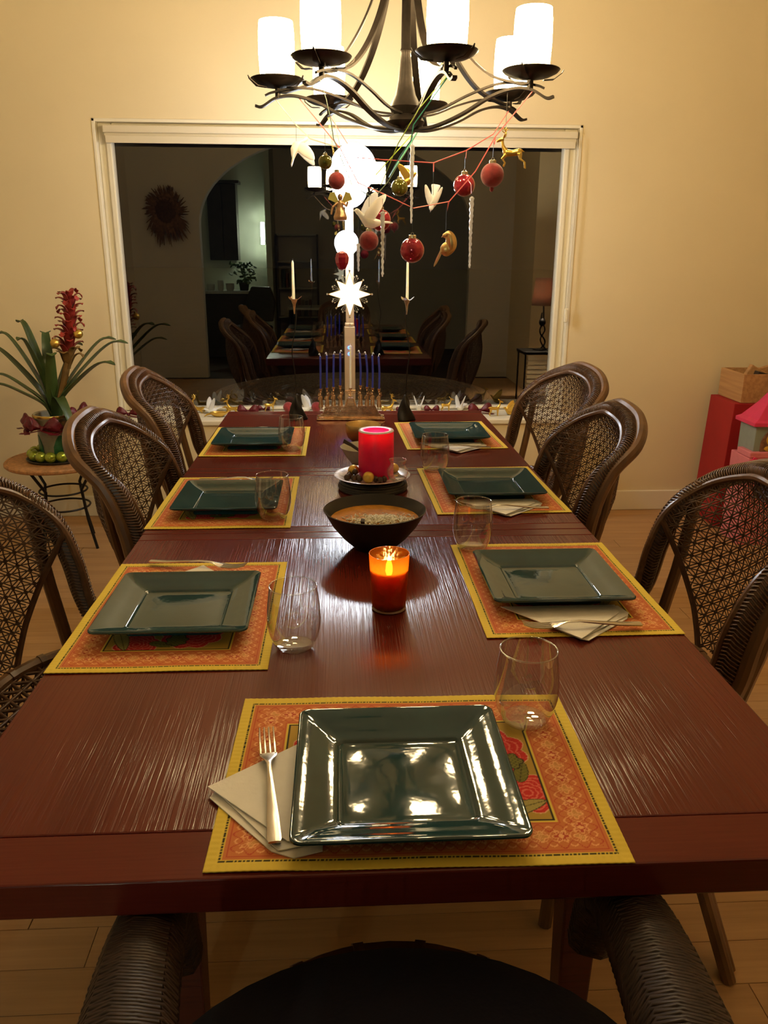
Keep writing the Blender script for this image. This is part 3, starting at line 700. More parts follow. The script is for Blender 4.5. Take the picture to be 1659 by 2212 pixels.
# ------------------------------------------------------------------ placemats
def lin(c): return np.array(c)
def make_mat_mesh():
    NX, NY = 361, 271; Wd, Dp = .48, .36
    u, v = np.meshgrid(np.linspace(-Wd/2, Wd/2, NX), np.linspace(-Dp/2, Dp/2, NY))
    d = np.minimum(Wd/2-np.abs(u), Dp/2-np.abs(v))
    hem, orange, lite, dark_r = lin((.74, .55, .08)), lin((.60, .19, .06)), lin((.82, .42, .18)), lin((.48, .055, .03))
    blk, must = lin((.035, .03, .015)), lin((.46, .29, .05))
    c = np.zeros((NY, NX, 3)); c[:] = hem
    def put(mask, col, a=1.0): 
        mm = (mask*a)[..., None] if mask.dtype != bool else (mask.astype(float)*a)[..., None]
        c[:] = c*(1-mm)+np.array(col)*mm
    # along-edge coordinate for the border
    onx = (Wd/2-np.abs(u)) > (Dp/2-np.abs(v))   # nearer the long edges
    s = np.where(onx, u, v); q = d
    stitch = (np.sin(s*2*PI/.0046) > -.75)
    put((q > .0135) & (q < .0165) & stitch, blk)
    put((q > .0175) & (q < .0205), orange)
    bd = (q > .0205) & (q < .0700); put(bd, orange)
    mid = .0455; y = q-mid; P = .048
    ph = (s/P-np.floor(s/P)-.5)*P
    r = np.hypot(ph, y); ang = np.arctan2(y, ph)
    fl = np.abs(r-(.0085+.0022*np.cos(6*ang))) < .0011
    put(bd & (r < .0085), dark_r, .8); put(bd & (r < .003), lite); put(bd & fl, lite, .9)
    ph2 = ((s+P/2)/P-np.floor((s+P/2)/P)-.5)*P; r2 = np.hypot(ph2, y); a2 = np.arctan2(y, ph2)
    put(bd & (r2 < .007+.002*np.cos(4*a2)), lin((.62, .30, .09)), .8); put(bd & (np.abs(r2-(.007+.002*np.cos(4*a2))) < .0009), lite)
    for k, amp in ((1, .0165), (-1, .0165)):
        put(bd & (np.abs(y-k*amp*np.sin(2*PI*s/P)) < .0011), lite, .9)
        put(bd & (np.abs(y-k*(.014+.006*np.cos(4*PI*s/P))) < .0009), dark_r, .85)
        put(bd & (np.abs(y-k*.008*np.sin(4*PI*s/P+.6)) < .0009), lite, .7)
    put((q > .0215) & (q < .0232), dark_r, .8); put((q > .0672) & (q < .0690), dark_r, .6)
    put((q >= .0700) & (q < .0722), hem); put((q >= .0722) & (q < .0752), blk)
    inn = q >= .0752; put(inn, must)
    def flower(fx, fy, R, np_, rot=0.0, col=(.62, .035, .03), col2=(.80, .20, .14)):
        dx, dy = u-fx, v-fy; rr = np.hypot(dx, dy); aa = np.arctan2(dy, dx)+rot
        m = inn & (rr < R*(.86+.14*np.abs(np.cos(aa*np_/2)))); put(m, col)
        for k in range(1, 6):
            rk = R*k/6*(.86+.14*np.abs(np.cos(aa*np_/2+k*.7)))
            put(m & (np.abs(rr-rk) < .0012), col2, .75)
        put(m & (np.abs(np.sin(aa*np_*1.5)) < .12) & (rr > R*.4), col2, .4)
        put(inn & (np.abs(rr-R*(.86+.14*np.abs(np.cos(aa*np_/2)))) < .0009), lin((.75, .45, .25)), .8)
    def leaf(fx, fy, Ln, Wl, rot, col=(.17, .16, .03)):
        ca, sa = math.cos(rot), math.sin(rot); a = (u-fx)*ca+(v-fy)*sa; bb = -(u-fx)*sa+(v-fy)*ca
        h = Wl*np.sqrt(np.clip(1-(2*a/Ln)**2, 0, 1))*(1-.35*a/Ln)
        m = inn & (np.abs(bb) < h); put(m, col); put(m & (np.abs(bb) > h-.0014), blk, .85); put(m & (np.abs(bb) < .0008), blk, .7)
        put(m & (np.abs(np.sin((a-np.abs(bb))*420)) < .25), lin((.30, .26, .06)), .6)
    def pod(fx, fy, R):
        dx, dy = u-fx, v-fy; rr = np.hypot(dx, dy*1.15); aa = np.arctan2(dy, dx); e = R*(1+.10*np.cos(aa*7)); m = inn & (rr < e); put(m, (.20, .19, .04))
        put(m & ((np.sin(dx*900)*np.sin(dy*900)) > .4), blk, .6); put(inn & (np.abs(rr-e) < .0012), blk, .9)
    flower(-.105, .045, .055, 9); flower(.105, .035, .058, 9, .3); flower(.0, -.065, .060, 10, .1); flower(.145, -.055, .040, 8, .5); flower(-.14, -.06, .036, 8)
    flower(.01, .07, .036, 8, .2)
    leaf(.125, -.085, .085, .013, .35, (.40, .33, .10)); leaf(-.08, -.085, .08, .013, 2.7); leaf(-.03, .035, .07, .012, 1.1); leaf(.055, -.03, .06, .011, -.6); leaf(.145, -.012, .045, .010, 1.3); leaf(-.145, .0, .06, .011, 1.9)
    pod(.130, .012, .021); pod(.0, -.075, .024); pod(-.1, .05, .018)
    z = .0011+.0005*np.sin(u*31+1)*np.sin(v*27)+.0004*(q < .0125)*(1+.5*np.sin(s*700))
    vs = np.stack([u, v, z], -1).reshape(-1, 3)
    idx = np.arange(NX*NY).reshape(NY, NX)
    fs = np.stack([idx[:-1, :-1], idx[:-1, 1:], idx[1:, 1:], idx[1:, :-1]], -1).reshape(-1, 4)
    me = bpy.data.meshes.new('placemat'); me.from_pydata(vs.tolist(), [], fs.tolist())
    at = me.color_attributes.new('print', 'FLOAT_COLOR', 'POINT')
    at.data.foreach_set('color', np.concatenate([np.clip(c, 0, 1).reshape(-1, 3), np.ones((NX*NY, 1))], 1).astype(np.float32).ravel())
    me.polygons.foreach_set('use_smooth', [True]*len(me.polygons)); me.materials.append(M['print']); return me
MATM = make_mat_mesh()
def rsq(h, cr, z, k=5, bow=0.0):
    out = []
    for qd, (sx, sy) in enumerate(((1, 1), (-1, 1), (-1, -1), (1, -1))):
        for i in range(k+1):
            a = qd*PI/2+PI/2*i/k; out.append((sx*(h-cr)+cr*math.cos(a), sy*(h-cr)+cr*math.sin(a), z))
    return out
def make_plate(label):
    b = B()
    prof = [(.060, .02, .004), (.082, .014, .0), (.087, .014, .0), (.088, .014, .006), (.108, .014, .0165), (.1335, .013, .0265), (.1362, .0135, .0290), (.1362, .0135, .0315), (.1345, .0125, .0330), (.1318, .0115, .0328),
            (.110, .013, .0235), (.0895, .012, .0152), (.0865, .0115, .0150), (.0842, .0105, .0136), (.0815, .0095, .0108), (.078, .012, .0100), (.066, .03, .01055), (.05, .03, .0111), (.034, .024, .01155), (.017, .015, .01175), (.005, .0045, .0118)]
    b.loft([rsq(h, c, z) for h, c, z in prof])
    return tag(b.build('dinner_plate', M['teal'], angle=28), label, 'plate')
def make_glass(label):
    b = B()
    outer = [(.0265, .0008), (.034, .009), (.0415, .026), (.0452, .044), (.0462, .058), (.0448, .080), (.0422, .100), (.0400, .1165)]
    t = thing('stemless_glass', label, 'glass')
    b.lathe(outer, 48); b.build('glass_wall', M['glass'], t, angle=0)
    q = B(); q.tube([(.0400*math.cos(a), .0400*math.sin(a), 0.1168) for a in np.linspace(0, 2*PI, 49)[:-1]], .0012, 6, closed=True); q.build('rim', M['glass_base'], t, angle=0)
    q = B(); q.lathe([(0, .0006), (.024, 0), (.0268, .0012), (.0315, .0065), (.0300, .0085), (.018, .0062), (0, .0058)], 48); q.build('base', M['glass_base'], t)
    return t
def make_fork(label):
    t = thing('fork', label, 'fork')
    b = B(); rings = []
    # handle along -y, tines towards +y; a gentle arch in z
    for y, w, z in ((-.110, .0070, .003), (-.106, .0082, .0032), (-.07, .0072, .0045), (-.03, .0048, .0085), (.005, .0032, .0125), (.028, .0030, .0120), (.040, .0058, .0095), (.050, .0105, .0068), (.058, .0118, .0058)):
        th = .0014 if y < .03 else .0011
        rings.append([(-w, y, z-th), (-w*.7, y, z-th*1.3), (w*.7, y, z-th*1.3), (w, y, z-th), (w, y, z+th*.5), (w*.6, y, z+th), (-w*.6, y, z+th), (-w, y, z+th*.5)])
    b.loft(rings); b.build('handle', M['steel'], t, angle=50)
    for k in range(4):
        x = -.0096+.0064*k; q = B()
        q.tube([(x, .056, .0058), (x, .075, .0052), (x*1.0, .095, .0075), (x*.98, .110, .0125)], [.0019, .0018, .0016, .0010], 6); q.build('tine', M['steel'], t)
    return t
def make_napkin(label):
    b = B()
    def sheet(pts, z, tilt):
        n = len(pts); b.add([(x, y, z+tilt*(x+.125)*-1) for x, y in pts]+[(x, y, z+.0013+tilt*(x+.125)*-1) for x, y in pts], [tuple(range(n-1, -1, -1)), tuple(range(n, 2*n))]+[(k, (k+1) % n, n+(k+1) % n, n+k) for k in range(n)])
    sheet([(-.100, .108), (-.100, -.112), (-.132, -.122), (-.158, -.110), (-.242, -.012), (-.236, .0)], 0, 0)
    sheet([(-.102, .112), (-.102, -.100), (-.150, -.112), (-.232, -.006)], .0022, .006)
    sheet([(-.104, .118), (-.104, -.104), (-.140, -.100), (-.246, .002), (-.238, .008)], .0046, .012)
    return tag(b.build('napkin', M['napkin'], smooth=False), label, 'napkin')

SETTINGS = [ # key, mat xy, mat turn, plate xy, rz, glass xy
    ('near end', (.0755, .1835), -.019, (.063, .145), 0, (.250, .284)),
    ('left nearest', (-.313, .700), -.0054, (-.311, .674), -PI/2, (-.094, .534)),
    ('right nearest', (.424, .794), 0, (.409, .775), PI/2, (.290, 1.008)),
    ('left middle', (-.318, 1.416), 0, (-.311, 1.372), -PI/2, (-.184, 1.241)),
    ('right middle', (.416, 1.509), .02, (.417, 1.481), PI/2, (.284, 1.715)),
    ('left far', (-.309, 2.167), 0, (-.318, 2.110), -PI/2, (-.179, 2.003)),
    ('right far', (.395, 2.250), .03, (.390, 2.187), PI/2, None)]
NAMES = {'near end': 'at the near end of the table', 'left nearest': 'nearest on the left side of the table', 'right nearest': 'nearest on the right side of the table',
         'left middle': 'in the middle of the left side', 'right middle': 'in the middle of the right side', 'left far': 'at the far left of the table', 'right far': 'at the far right of the table'}
P0 = G0 = F0 = N0 = None
for key, mxy, mturn, pxy, rz, gxy in SETTINGS:
    where = NAMES[key]
    o = bpy.data.objects.new('placemat', MATM); COL.objects.link(o); sd = o.modifiers.new('cloth', 'SOLIDIFY'); sd.thickness = .0012; sd.offset = -1
    o.location = (*mxy, TT+.0011); o.rotation_euler = (0, 0, rz+mturn)
    tag(o, 'orange floral placemat with yellow hem '+where, 'placemat', 'floral placemats')
    lab = 'square dark teal dinner plate '+where
    if P0 is None: P0 = make_plate(lab); P0['group'] = 'square teal plates'; o = P0
    else: o = copy_tree(P0, label=lab)
    o.location = (*pxy, TT+.0030); o.rotation_euler = (0, 0, rz)
    lab = 'white folded paper napkin beside the plate '+where
    if N0 is None: N0 = make_napkin(lab); N0['group'] = 'folded paper napkins'; o = N0
    else: o = copy_tree(N0, label=lab)
    ext = .012 if key.startswith('left') else 0
    c, s = math.cos(rz), math.sin(rz)
    o.location = (pxy[0]+c*ext, pxy[1]+s*ext, TT+.0030); o.rotation_euler = (0, 0, rz)
    lab = 'steel four tined fork lying on the napkin '+where
    if F0 is None: F0 = make_fork(lab); F0['group'] = 'steel forks on the napkins'; o = F0
    else: o = copy_tree(F0, label=lab)
    lx, ly, lr = {'near end': (-.168, .004, .125), 'left nearest': (-.232, -.01, -.25), 'left middle': (-.215, -.01, -.1), 'left far': (-.205, 0, 0)}.get(key, (-.200, -.012, .03))
    o.location = (pxy[0]+c*lx-s*ly, pxy[1]+s*lx+c*ly, TT+.0095); o.rotation_euler = (0, 0, rz+lr)
    if gxy:
        lab = 'clear empty stemless glass '+where
        if G0 is None: G0 = make_glass(lab); G0['group'] = 'stemless glasses'; o = G0
        else: o = copy_tree(G0, label=lab)
        o.location = (*gxy, TT+(.0036 if key in ('near end', 'left middle', 'left far', 'right nearest', 'left nearest') and key in ('near end', 'left middle', 'left far') else .0005))

# ------------------------------------------------------------------ down the middle of the table
# votive
v = thing('candle_votive', 'amber mercury glass votive holder with a lit candle in the middle of the table', 'candle holder', (.078, .692, TT+.0005))
b = B(); b.lathe([(0, .004), (.026, .004), (.032, .007), (.0335, .02), (.036, .07), (.0385, .113), (.0370, .113), (.0345, .07), (.0318, .012), (.024, .009), (0, .009)], 40); b.build('glass_cup', M['amber_glass'], v, angle=60)
b = B(); b.lathe([(0, 0), (.030, 0), (.033, .002), (.030, .005), (0, .005)], 32); b.build('foot', mat('amber_foot', (.16, .05, .012), .2, coat=.5, noise=(40, .2)), v)
b = B(); b.lathe([(0, .0105), (.0300, .0125), (.0343, .080), (.0325, .0812), (.0275, .073), (.018, .058), (0, .054)], 32); b.build('candle_wax', M['wax_amber'], v)
b = B(); b.tube([(0, 0, .052), (.001, 0, .067)], .0008, 5); b.build('wick', M['wire'], v)
b = B(); b.lathe([(0, .065), (.0045, .069), (.0070, .077), (.0058, .090), (.0025, .102), (0, .108)], 14); b.build('flame', M['flame'], v)
lamp('votive_glow', (0, 0, .080), (1.0, .60, .22), .30, .008, v)
# soup bowl
BW = thing('soup_bowl', 'large black stoneware bowl of orange soup in the middle of the table', 'bowl', (.066, 1.035, TT+.0005))
b = B(); b.lathe([(0, .004), (.040, .004), (.043, 0), (.047, 0), (.050, .004), (.074, .026), (.098, .056), (.1145, .086), (.1185, .0925), (.1165, .0935), (.112, .088), (.095, .058), (.07, .030), (.045, .010), (0, .008)], 64); b.build('bowl_body', M['black_bowl'], BW, angle=50)
soup = B(); rows = []
NR, NA = 14, 48
vs = [(0, 0, 0)]; fs = []
for i in range(1, NR+1):
    r = .1035*i/NR
    for k in range(NA):
        a = 2*PI*k/NA; x, y = r*math.cos(a), r*math.sin(a)
        hump = .0095*math.exp(-((x-.012)**2/.0030+(y+.028)**2/.0011)) if r < .1 else 0
        vs.append((x, y, hump+.0009*math.sin(x*220)*math.sin(y*190)*(1 if i < NR else 0)))
for k in range(NA): fs.append((0, 1+k, 1+(k+1) % NA))
for i in range(NR-1):
    for k in range(NA): a0 = 1+i*NA; fs.append((a0+k, a0+NA+k, a0+NA+(k+1) % NA, a0+(k+1) % NA))
soup.add(vs, fs); so = soup.build('soup', M['soup'], loc=(.066, 1.035, TT+.0705), angle=0); tag(so, 'orange soup filling the large black bowl', 'soup', kind='stuff')
b = B()
for i in range(900):
    x = random.gauss(.012, .040); y = random.gauss(-.030, .022)
    if x*x+y*y > .092**2: continue
    if (x+.03)**2/.0002+(y+.012)**2/.0001 < 1: continue
    z = .0095*math.exp(-((x-.012)**2/.0030+(y+.028)**2/.0011))+random.uniform(.0006, .0022)
    R_ = Matrix.Rotation(random.uniform(0, PI), 3, 'Z') @ Matrix.Rotation(random.uniform(-.4, .4), 3, 'Y')
    b.ball((x, y, z), (.0042, .0013, .0012), 6, 4, R_)
tag(b.build('rice', M['rice'], loc=(.066, 1.035, TT+.0705)), 'white rice heaped on the orange soup in the black bowl', 'rice', kind='stuff')
sp = thing('serving_spoon', 'dark spoon whose square handle end stands out of the soup', 'spoon', (.066-.03, 1.035-.083, TT+.078))
b = B(); b.tube([(.01, .05, -.02), (0, 0, .004), (-.0005, -.008, .0175)], [.004, .0055, .0065], 4); b.build('handle', M['dark_wood'], sp, smooth=False, bevel=.001)
b = B(); b.ball((.018, .085, -.034), (.018, .026, .005), 14, 8, Matrix.Rotation(-.2, 3, 'Z')); b.build('spoon_head', M['dark_wood'], sp)
# candle plate group
q = B(); q.lathe([(0, 0), (.090, 0), (.096, .006), (.096, .014), (.090, .020), (0, .020)], 40)
for r_, z_ in ((.096, .004), (.098, .010), (.096, .016), (.085, .020), (.07, .020)):
    q.tube([(r_*math.cos(a), r_*math.sin(a), z_) for a in np.linspace(0, 2*PI, 41)[:-1]], .0045, 5, closed=True)
tag(q.build('trivet', M['dark_cab'], loc=(.082, 1.53, TT+.0005)), 'dark round woven trivet under the candle plate', 'trivet')
pl = B(); pl.lathe([(0, .003), (.055, .003), (.060, 0), (.064, .002), (.085, .008), (.1095, .016), (.1105, .0175), (.108, .0180), (.085, .0115), (.062, .0062), (0, .0055)], 56)
tag(pl.build('candle_plate', M['white_plate'], loc=(.080, 1.53, TT+.0250), angle=40), 'pale patterned plate under the red pillar candle', 'plate')
PZ = TT+.0310
rc = thing('pillar_candle', 'big red pillar candle glowing at the top, on the patterned plate', 'candle', (.092, 1.545, PZ))
b = B(); b.lathe([(0, 0), (.050, 0), (.051, .004), (.0515, .07), (.0510, .134), (.0490, .1385), (.0385, .1385), (.0345, .131), (.030, .112), (0, .108)], 56); b.build('wax_body', M['wax_red'], rc, angle=50)
b = B(); b.lathe([(.0512, .1360), (.0495, .1395), (.0440, .1402), (.0382, .1392), (.0378, .1365), (.044, .1350)], 56); b.build('wax_rim', M['wax_rim'], rc, angle=60)
b = B(); b.lathe([(0, .109), (.006, .109), (.0055, .118), (.002, .126), (0, .127)], 14); b.build('led_flame', emitter('led_flame', (1, .35, .2), 4.0), rc)
lamp('led_glow', (0, 0, .131), (1.0, .14, .30), .20, .012, rc)
lamp('led_core', (0, 0, .112), (1.0, .22, .38), .38, .012, rc)
for i, (x, y, r, l) in enumerate([(.067, 1.468, .0165, 'gold ball in front of the red candle'), (.026, 1.530, .0165, 'gold ball left of the red candle, above the nuts'), (.146, 1.572, .0150, 'gold ball half hidden behind the right of the red candle')]):
    b = B(); b.ball((0, 0, r), r, 20, 14); tag(b.build('gold_ball', M['gold_matte'], loc=(x, y, PZ+(.006 if i == 1 else .002))), l, 'ornament', 'gold balls on the candle plate')
NUTS = ['brown nut leftmost but two, middle of the left nut cluster', 'brown nut at the front of the left nut cluster', 'brown nut at the back of the left nut cluster', 'brown nut against the left side of the red candle', 'brown nut just left of the front gold ball', 'brown nut leftmost on the candle plate, near the front', 'brown nut just right of the front gold ball, foremost', 'brown nut between the front gold ball and the glass jar', 'brown nut tucked behind the front gold ball', 'brown nut lying on top, below the left gold ball']
for i, (x, y, dz) in enumerate([(.012, 1.500, .004), (.026, 1.487, .0025), (.014, 1.517, .005), (.036, 1.500, .001), (.042, 1.484, .001), (.006, 1.486, .005), (.100, 1.470, .001), (.112, 1.478, .001), (.088, 1.480, .0005), (.03, 1.515, .013)]):
    b = B(); b.ball((0, 0, .009), (.009, .0085, .009), 12, 8); b.lathe([(0, .0165), (.003, .0178), (0, .0195)], 8); tag(b.build('nut', M['nut'], loc=(x, y, PZ+dz)), NUTS[i], 'nut', 'brown nuts on the candle plate')
jr = thing('glass_jar', 'small clear round glass jar at the right front of the candle plate', 'jar', (.150, 1.476, PZ+.0065))
b = B(); b.lathe([(.018, .001), (.026, .008), (.0305, .022), (.0295, .034), (.023, .043), (.0205, .048), (.023, .054), (.0245, .060)], 36); b.build('jar_wall', thin_glass('jar_glass', 1.7, power=2.0), jr, angle=0)
b = B(); b.lathe([(0, .0005), (.017, 0), (.0195, .002), (.024, .009), (.02, .011), (0, .009)], 30); b.build('jar_base', M['glass_base'], jr)
b = B(); b.tube([(.0245*math.cos(a), .0245*math.sin(a), .0605) for a in np.linspace(0, 2*PI, 37)[:-1]], .0014, 6, closed=True); b.build('jar_rim', M['glass_base'], jr, angle=0)
# grey bowl with spoon
gb = thing('condiment_bowl', 'grey conical stoneware bowl half hidden behind the red candle', 'bowl', (.064, 1.795, TT+.0005))
b = B(); b.lathe([(0, .003), (.030, .003), (.033, 0), (.037, .002), (.055, .028), (.070, .052), (.0765, .0625), (.0752, .0635), (.068, .053), (.052, .030), (.032, .009), (0, .007)], 48); b.build('bowl_body', M['grey_bowl'], gb, angle=50)
b = B(); b.lathe([(0, .038), (.04, .036), (.057, .032), (0, .03)], 32); b.build('cream_filling', M['rice'], gb)
sp = thing('condiment_spoon', 'dark wooden spoon leaning in the grey bowl', 'spoon', (.045, 1.795, TT+.041))
b = B(); b.tube([(.018, -.005, .0), (-.02, .012, .024), (-.045, .022, .0365)], [.004, .0055, .0075], 4, flat=(1.3, .7)); b.build('handle', M['dark_wood'], sp, smooth=False)
b = B(); b.ball((.026, -.008, -.002), (.014, .011, .004), 12, 8); b.build('spoon_head', M['dark_wood'], sp)
# brass bowl
q = B(); q.lathe([(0, .002), (.030, 0), (.044, .004), (.056, .016), (.0625, .036), (.0645, .064), (.0635, .0655), (.0615, .064), (.0595, .037), (.053, .019), (.042, .0075), (0, .005)], 56)
tag(q.build('brass_bowl', M['brass'], loc=(.072, 2.150, TT+.0005), angle=50), 'polished brass bowl behind the red candle', 'bowl')

# ------------------------------------------------------------------ menorah
MX, MY = .033, 2.575
mn = thing('menorah', 'ornate copper menorah with a row of robed figures at the far table end', 'menorah', (MX, MY, TT+.0005))
b = B(); b.span((-.141, -.036, 0), (.141, .036, .008)); b.span((-.135, -.030, .008), (.135, .030, .014)); b.build('tray', M['copper'], mn, smooth=False, bevel=.003)
for sx in (-1, 1):
    b = B(); b.ball((sx*.134, -.028, .018), .0045, 10, 8); b.build('corner_stud', M['cap'], mn)
b = B() # arched stone wall: courses of small blocks
for row in range(5):
    z0 = .014+row*.0085; half = .125-row*.006; nblk = 15-row
    if row >= 1: half = .120-row*.004
    for k in range(nblk):
        x = -half+2*half*(k+.5)/nblk; ztop = .0080
        arch_ok = z0 < .018+.042*math.sqrt(max(0, 1-(x/.14)**2))
        if arch_ok: b.box((x, -.004-random.uniform(0, .003), z0+.004), (2*half/nblk-.0012, .022, .0075))
tag(b.build('stone_wall', M['copper'], mn, smooth=False), kind='stuff')
def figure(x, z, lean, hc):
    q = B()
    q.lathe([(0, 0), (.0105, 0), (.0085, .014), (.0068, .030), (.0072, .040), (.0050, .046), (0, .047)], 12, (x, 0, z), (1, .8))
    q.ball((x+lean*.002, -.001, z+.0515), (.0048, .0048, .0056), 10, 8)
    q.tube([(x-.006, 0, z+.042), (x-.0095, -.006, z+.033), (x-.004, -.010, z+.030)], [.0026, .0022, .0018], 6)
    q.tube([(x+.006, 0, z+.042), (x+.010*lean, -.004, z+.050), (x+.006*lean, -.003, z+.062)], [.0026, .0022, .0018], 6)
    for dx in (-.004, .004): q.tube([(x+dx, 0, z+.003), (x+dx*1.2, -.004, z-.010)], [.0028, .0020], 6)
    q.tube([(x, .004, z+.03), (x, .004, hc-.012)], .0018, 6)
    q.lathe([(.002, -.014), (.0045, -.011), (.0030, -.008), (.0065, -.003), (.0065, .003), (.0050, .003), (.0050, 0), (0, 0)], 12, (x, .0, hc))
    o = q.build('figure', M['copper'], mn); return o
CX = [-.123, -.097, -.070, -.042, .041, .068, .091, .118]
CZ = [.123, .127, .130, .136, .136, .130, .126, .122]
for i, (x, hc) in enumerate(zip(CX, CZ)):
    zz = .048+.010*(1-abs(x)/.14); figure(x, zz, 1 if i % 2 else -1, hc)
    b = B(); top = .134
    p = [(x, 0, hc+.0004), (x+.001, 0, hc+.07), (x+(.001 if i < 4 else -.0015)*(1+i % 3), 0, hc+top)]
    c = thing('slim_candle', '', 'candle', (MX, MY, TT+.0005), 0, 'blue menorah candles')
    c['label'] = 'slim blue candle, %s from the %s end of the menorah' % (['first', 'second', 'third', 'fourth'][i if i < 4 else 7-i], 'left' if i < 4 else 'right')
    b.tube(catmull(p, 5), .0044, 10); b.build('wax', M['wax_blue'], c)
    b = B(); dx = random.choice((-1, 1))*.005; b.tube(catmull([(p[2][0], 0, p[2][2]-.001), (p[2][0]+dx*.3, 0, p[2][2]+.010), (p[2][0]+dx, 0, p[2][2]+.011), (p[2][0]+dx*1.2, 0, p[2][2]+.006)], 4), .0011, 5); b.build('wick', M['wax_white'], c)
b = B()  # centre piece: stepped gate with the lamp emblem
b.loft([[(-.034, -.012, .014), (.034, -.012, .014), (.034, .012, .014), (-.034, .012, .014)], [(-.026, -.010, .055), (.026, -.010, .055), (.026, .010, .055), (-.026, .010, .055)], [(-.010, -.008, .088), (.010, -.008, .088), (.010, .008, .088), (-.010, .008, .088)]])
for s_ in (-1, 1): b.tube([(s_*.030, -.012, .015), (s_*.012, -.010, .084)], .0025, 6)
for k in range(5): b.tube([(-.022+.002*k, -.014, .022+.012*k), (.022-.002*k, -.014, .022+.012*k)], .0018, 5)
b.build('gate', M['copper'], mn, smooth=False)
b = B()
for r in (.007, .013, .019): b.tube([(r*math.cos(a), -.004, .118+r*math.sin(a)) for a in np.linspace(PI, 2*PI, 17)], .0016, 6)
b.tube([(0, -.004, .088), (0, -.004, .119)], .002, 6); b.tube([(-.021, -.004, .119), (.021, -.004, .119)], .0018, 6)
b.lathe([(.002, -.006), (.0068, -.002), (.0068, .005), (.0052, .005), (.0052, .0), (0, 0)], 12, (0, -.002, .124)); b.build('lamp_emblem', M['copper'], mn)
c = thing('slim_candle', 'tall white centre candle standing above the blue ones in the menorah', 'candle', (MX, MY, TT+.0005), 0)
b = B(); b.tube([(0, -.002, .1245), (.0005, -.002, .30)], [.0048, .0042], 10); b.build('wax', M['wax_white'], c)
b = B(); b.tube([(.0005, -.002, .299), (.0005, -.002, .308)], .0009, 5); b.build('wick', M['wax_white'], c)

# ------------------------------------------------------------------ tall wire candlesticks
def candlestick(x, y, sg, metal, side):
    t = thing('candlestick', 'tall wavy iron candlestick with twisted black base, %s of the menorah' % side, 'candlestick', (x, y, TT+.0005), 0, 'wavy iron candlesticks')
    b = B(); n = 22
    rings = []
    for i in range(n):
        u = i/(n-1); z = .105*u; R_ = .033*(1-u)**.8+.0035; tw = u*2.2
        rings.append([(R_*(1+.22*math.cos(3*(a+tw)))*math.cos(a), R_*(1+.22*math.cos(3*(a+tw)))*math.sin(a), z) for a in np.linspace(0, 2*PI, 19)[:-1]])
    b.loft(rings); b.build('base', M['iron'], t, angle=0)
    b = B(); b.tube(catmull([(0, 0, .10), (sg*.006, 0, .2), (sg*.014, 0, .28), (0, 0, .36), (sg*-.006, 0, .42), (sg*.002, 0, .455)], 8), .0022, 6); b.build('stem', M['iron'], t)
    b = B(); b.lathe([(.0025, .425), (.004, .445), (.006, .462), (.011, .474), (.0125, .482), (.010, .480), (.0055, .470), (0, .468)], 16)
    for a in (0, 2.1, 4.2): # three petals
        ca, sa = math.cos(a+sg*.2), math.sin(a+sg*.2)
        b.loft([[((.009+u*.022)*ca-wv*sa*k, (.009+u*.022)*sa+wv*ca*k, .478+u*.012+.004*u*u) for k in (-1, 0, 1)]+[((.009+u*.022)*ca-wv*sa*k, (.009+u*.022)*sa+wv*ca*k, .4768+u*.012+.004*u*u) for k in (1, 0, -1)] for u, wv in ((0, .004), (.4, .0085), (.75, .006), (1, .0008))])
    b.build('flower_cup', metal, t, angle=60)
    c = thing('taper_candle', 'white taper candle in the %s iron candlestick' % side, 'candle', (x+sg*.002, y, TT+.0005), 0, 'white tapers')
    b = B(); b.tube([(0, 0, .4705), (0, 0, .62), (0, 0, .628)], [.0062, .0046, .002], 12); b.build('wax', M['wax_white'], c)
    b = B(); b.tube([(0, 0, .626), (.0005, 0, .635)], .0008, 5); b.build('wick', M['wire'], c)
candlestick(-.188, 2.575, -1, M['copper'], 'left')
candlestick(.258, 2.545, 1, M['steel'], 'right')

# ------------------------------------------------------------------ chandelier
HX, HY, HZ, HR = .184, 1.795, 1.850, .360
ch = thing('chandelier', 'dark bronze chandelier of seven lit candle shades above the table', 'chandelier', (HX, HY, HZ))
b = B()
b.lathe([(0, -.115), (.030, -.112), (.050, -.100), (.056, -.088), (.050, -.078), (.036, -.070), (.040, -.062), (.046, -.050), (.030, -.02), (.021, .02), (.017, .06), (.0135, .085), (.016, .092), (.0135, .10), (.0125, .2), (.0115, .45), (.016, .46), (.016, .48), (.0115, .49), (.0110, .62)], 24)
b.build('stem', M['bronze'], ch)
b = B(); b.tube([(0, 0, .62), (0, 0, CH-HZ-.03)], .006, 8); b.build('hanging_rod', M['bronze'], ch)
b = B(); b.lathe([(0, CH-HZ-.045), (.03, CH-HZ-.04), (.065, CH-HZ-.012), (.065, CH-HZ-.0005), (0, CH-HZ-.0005)], 28); b.build('ceiling_cup', M['bronze'], ch)
PH = [-130+360/7*k for k in range(7)]
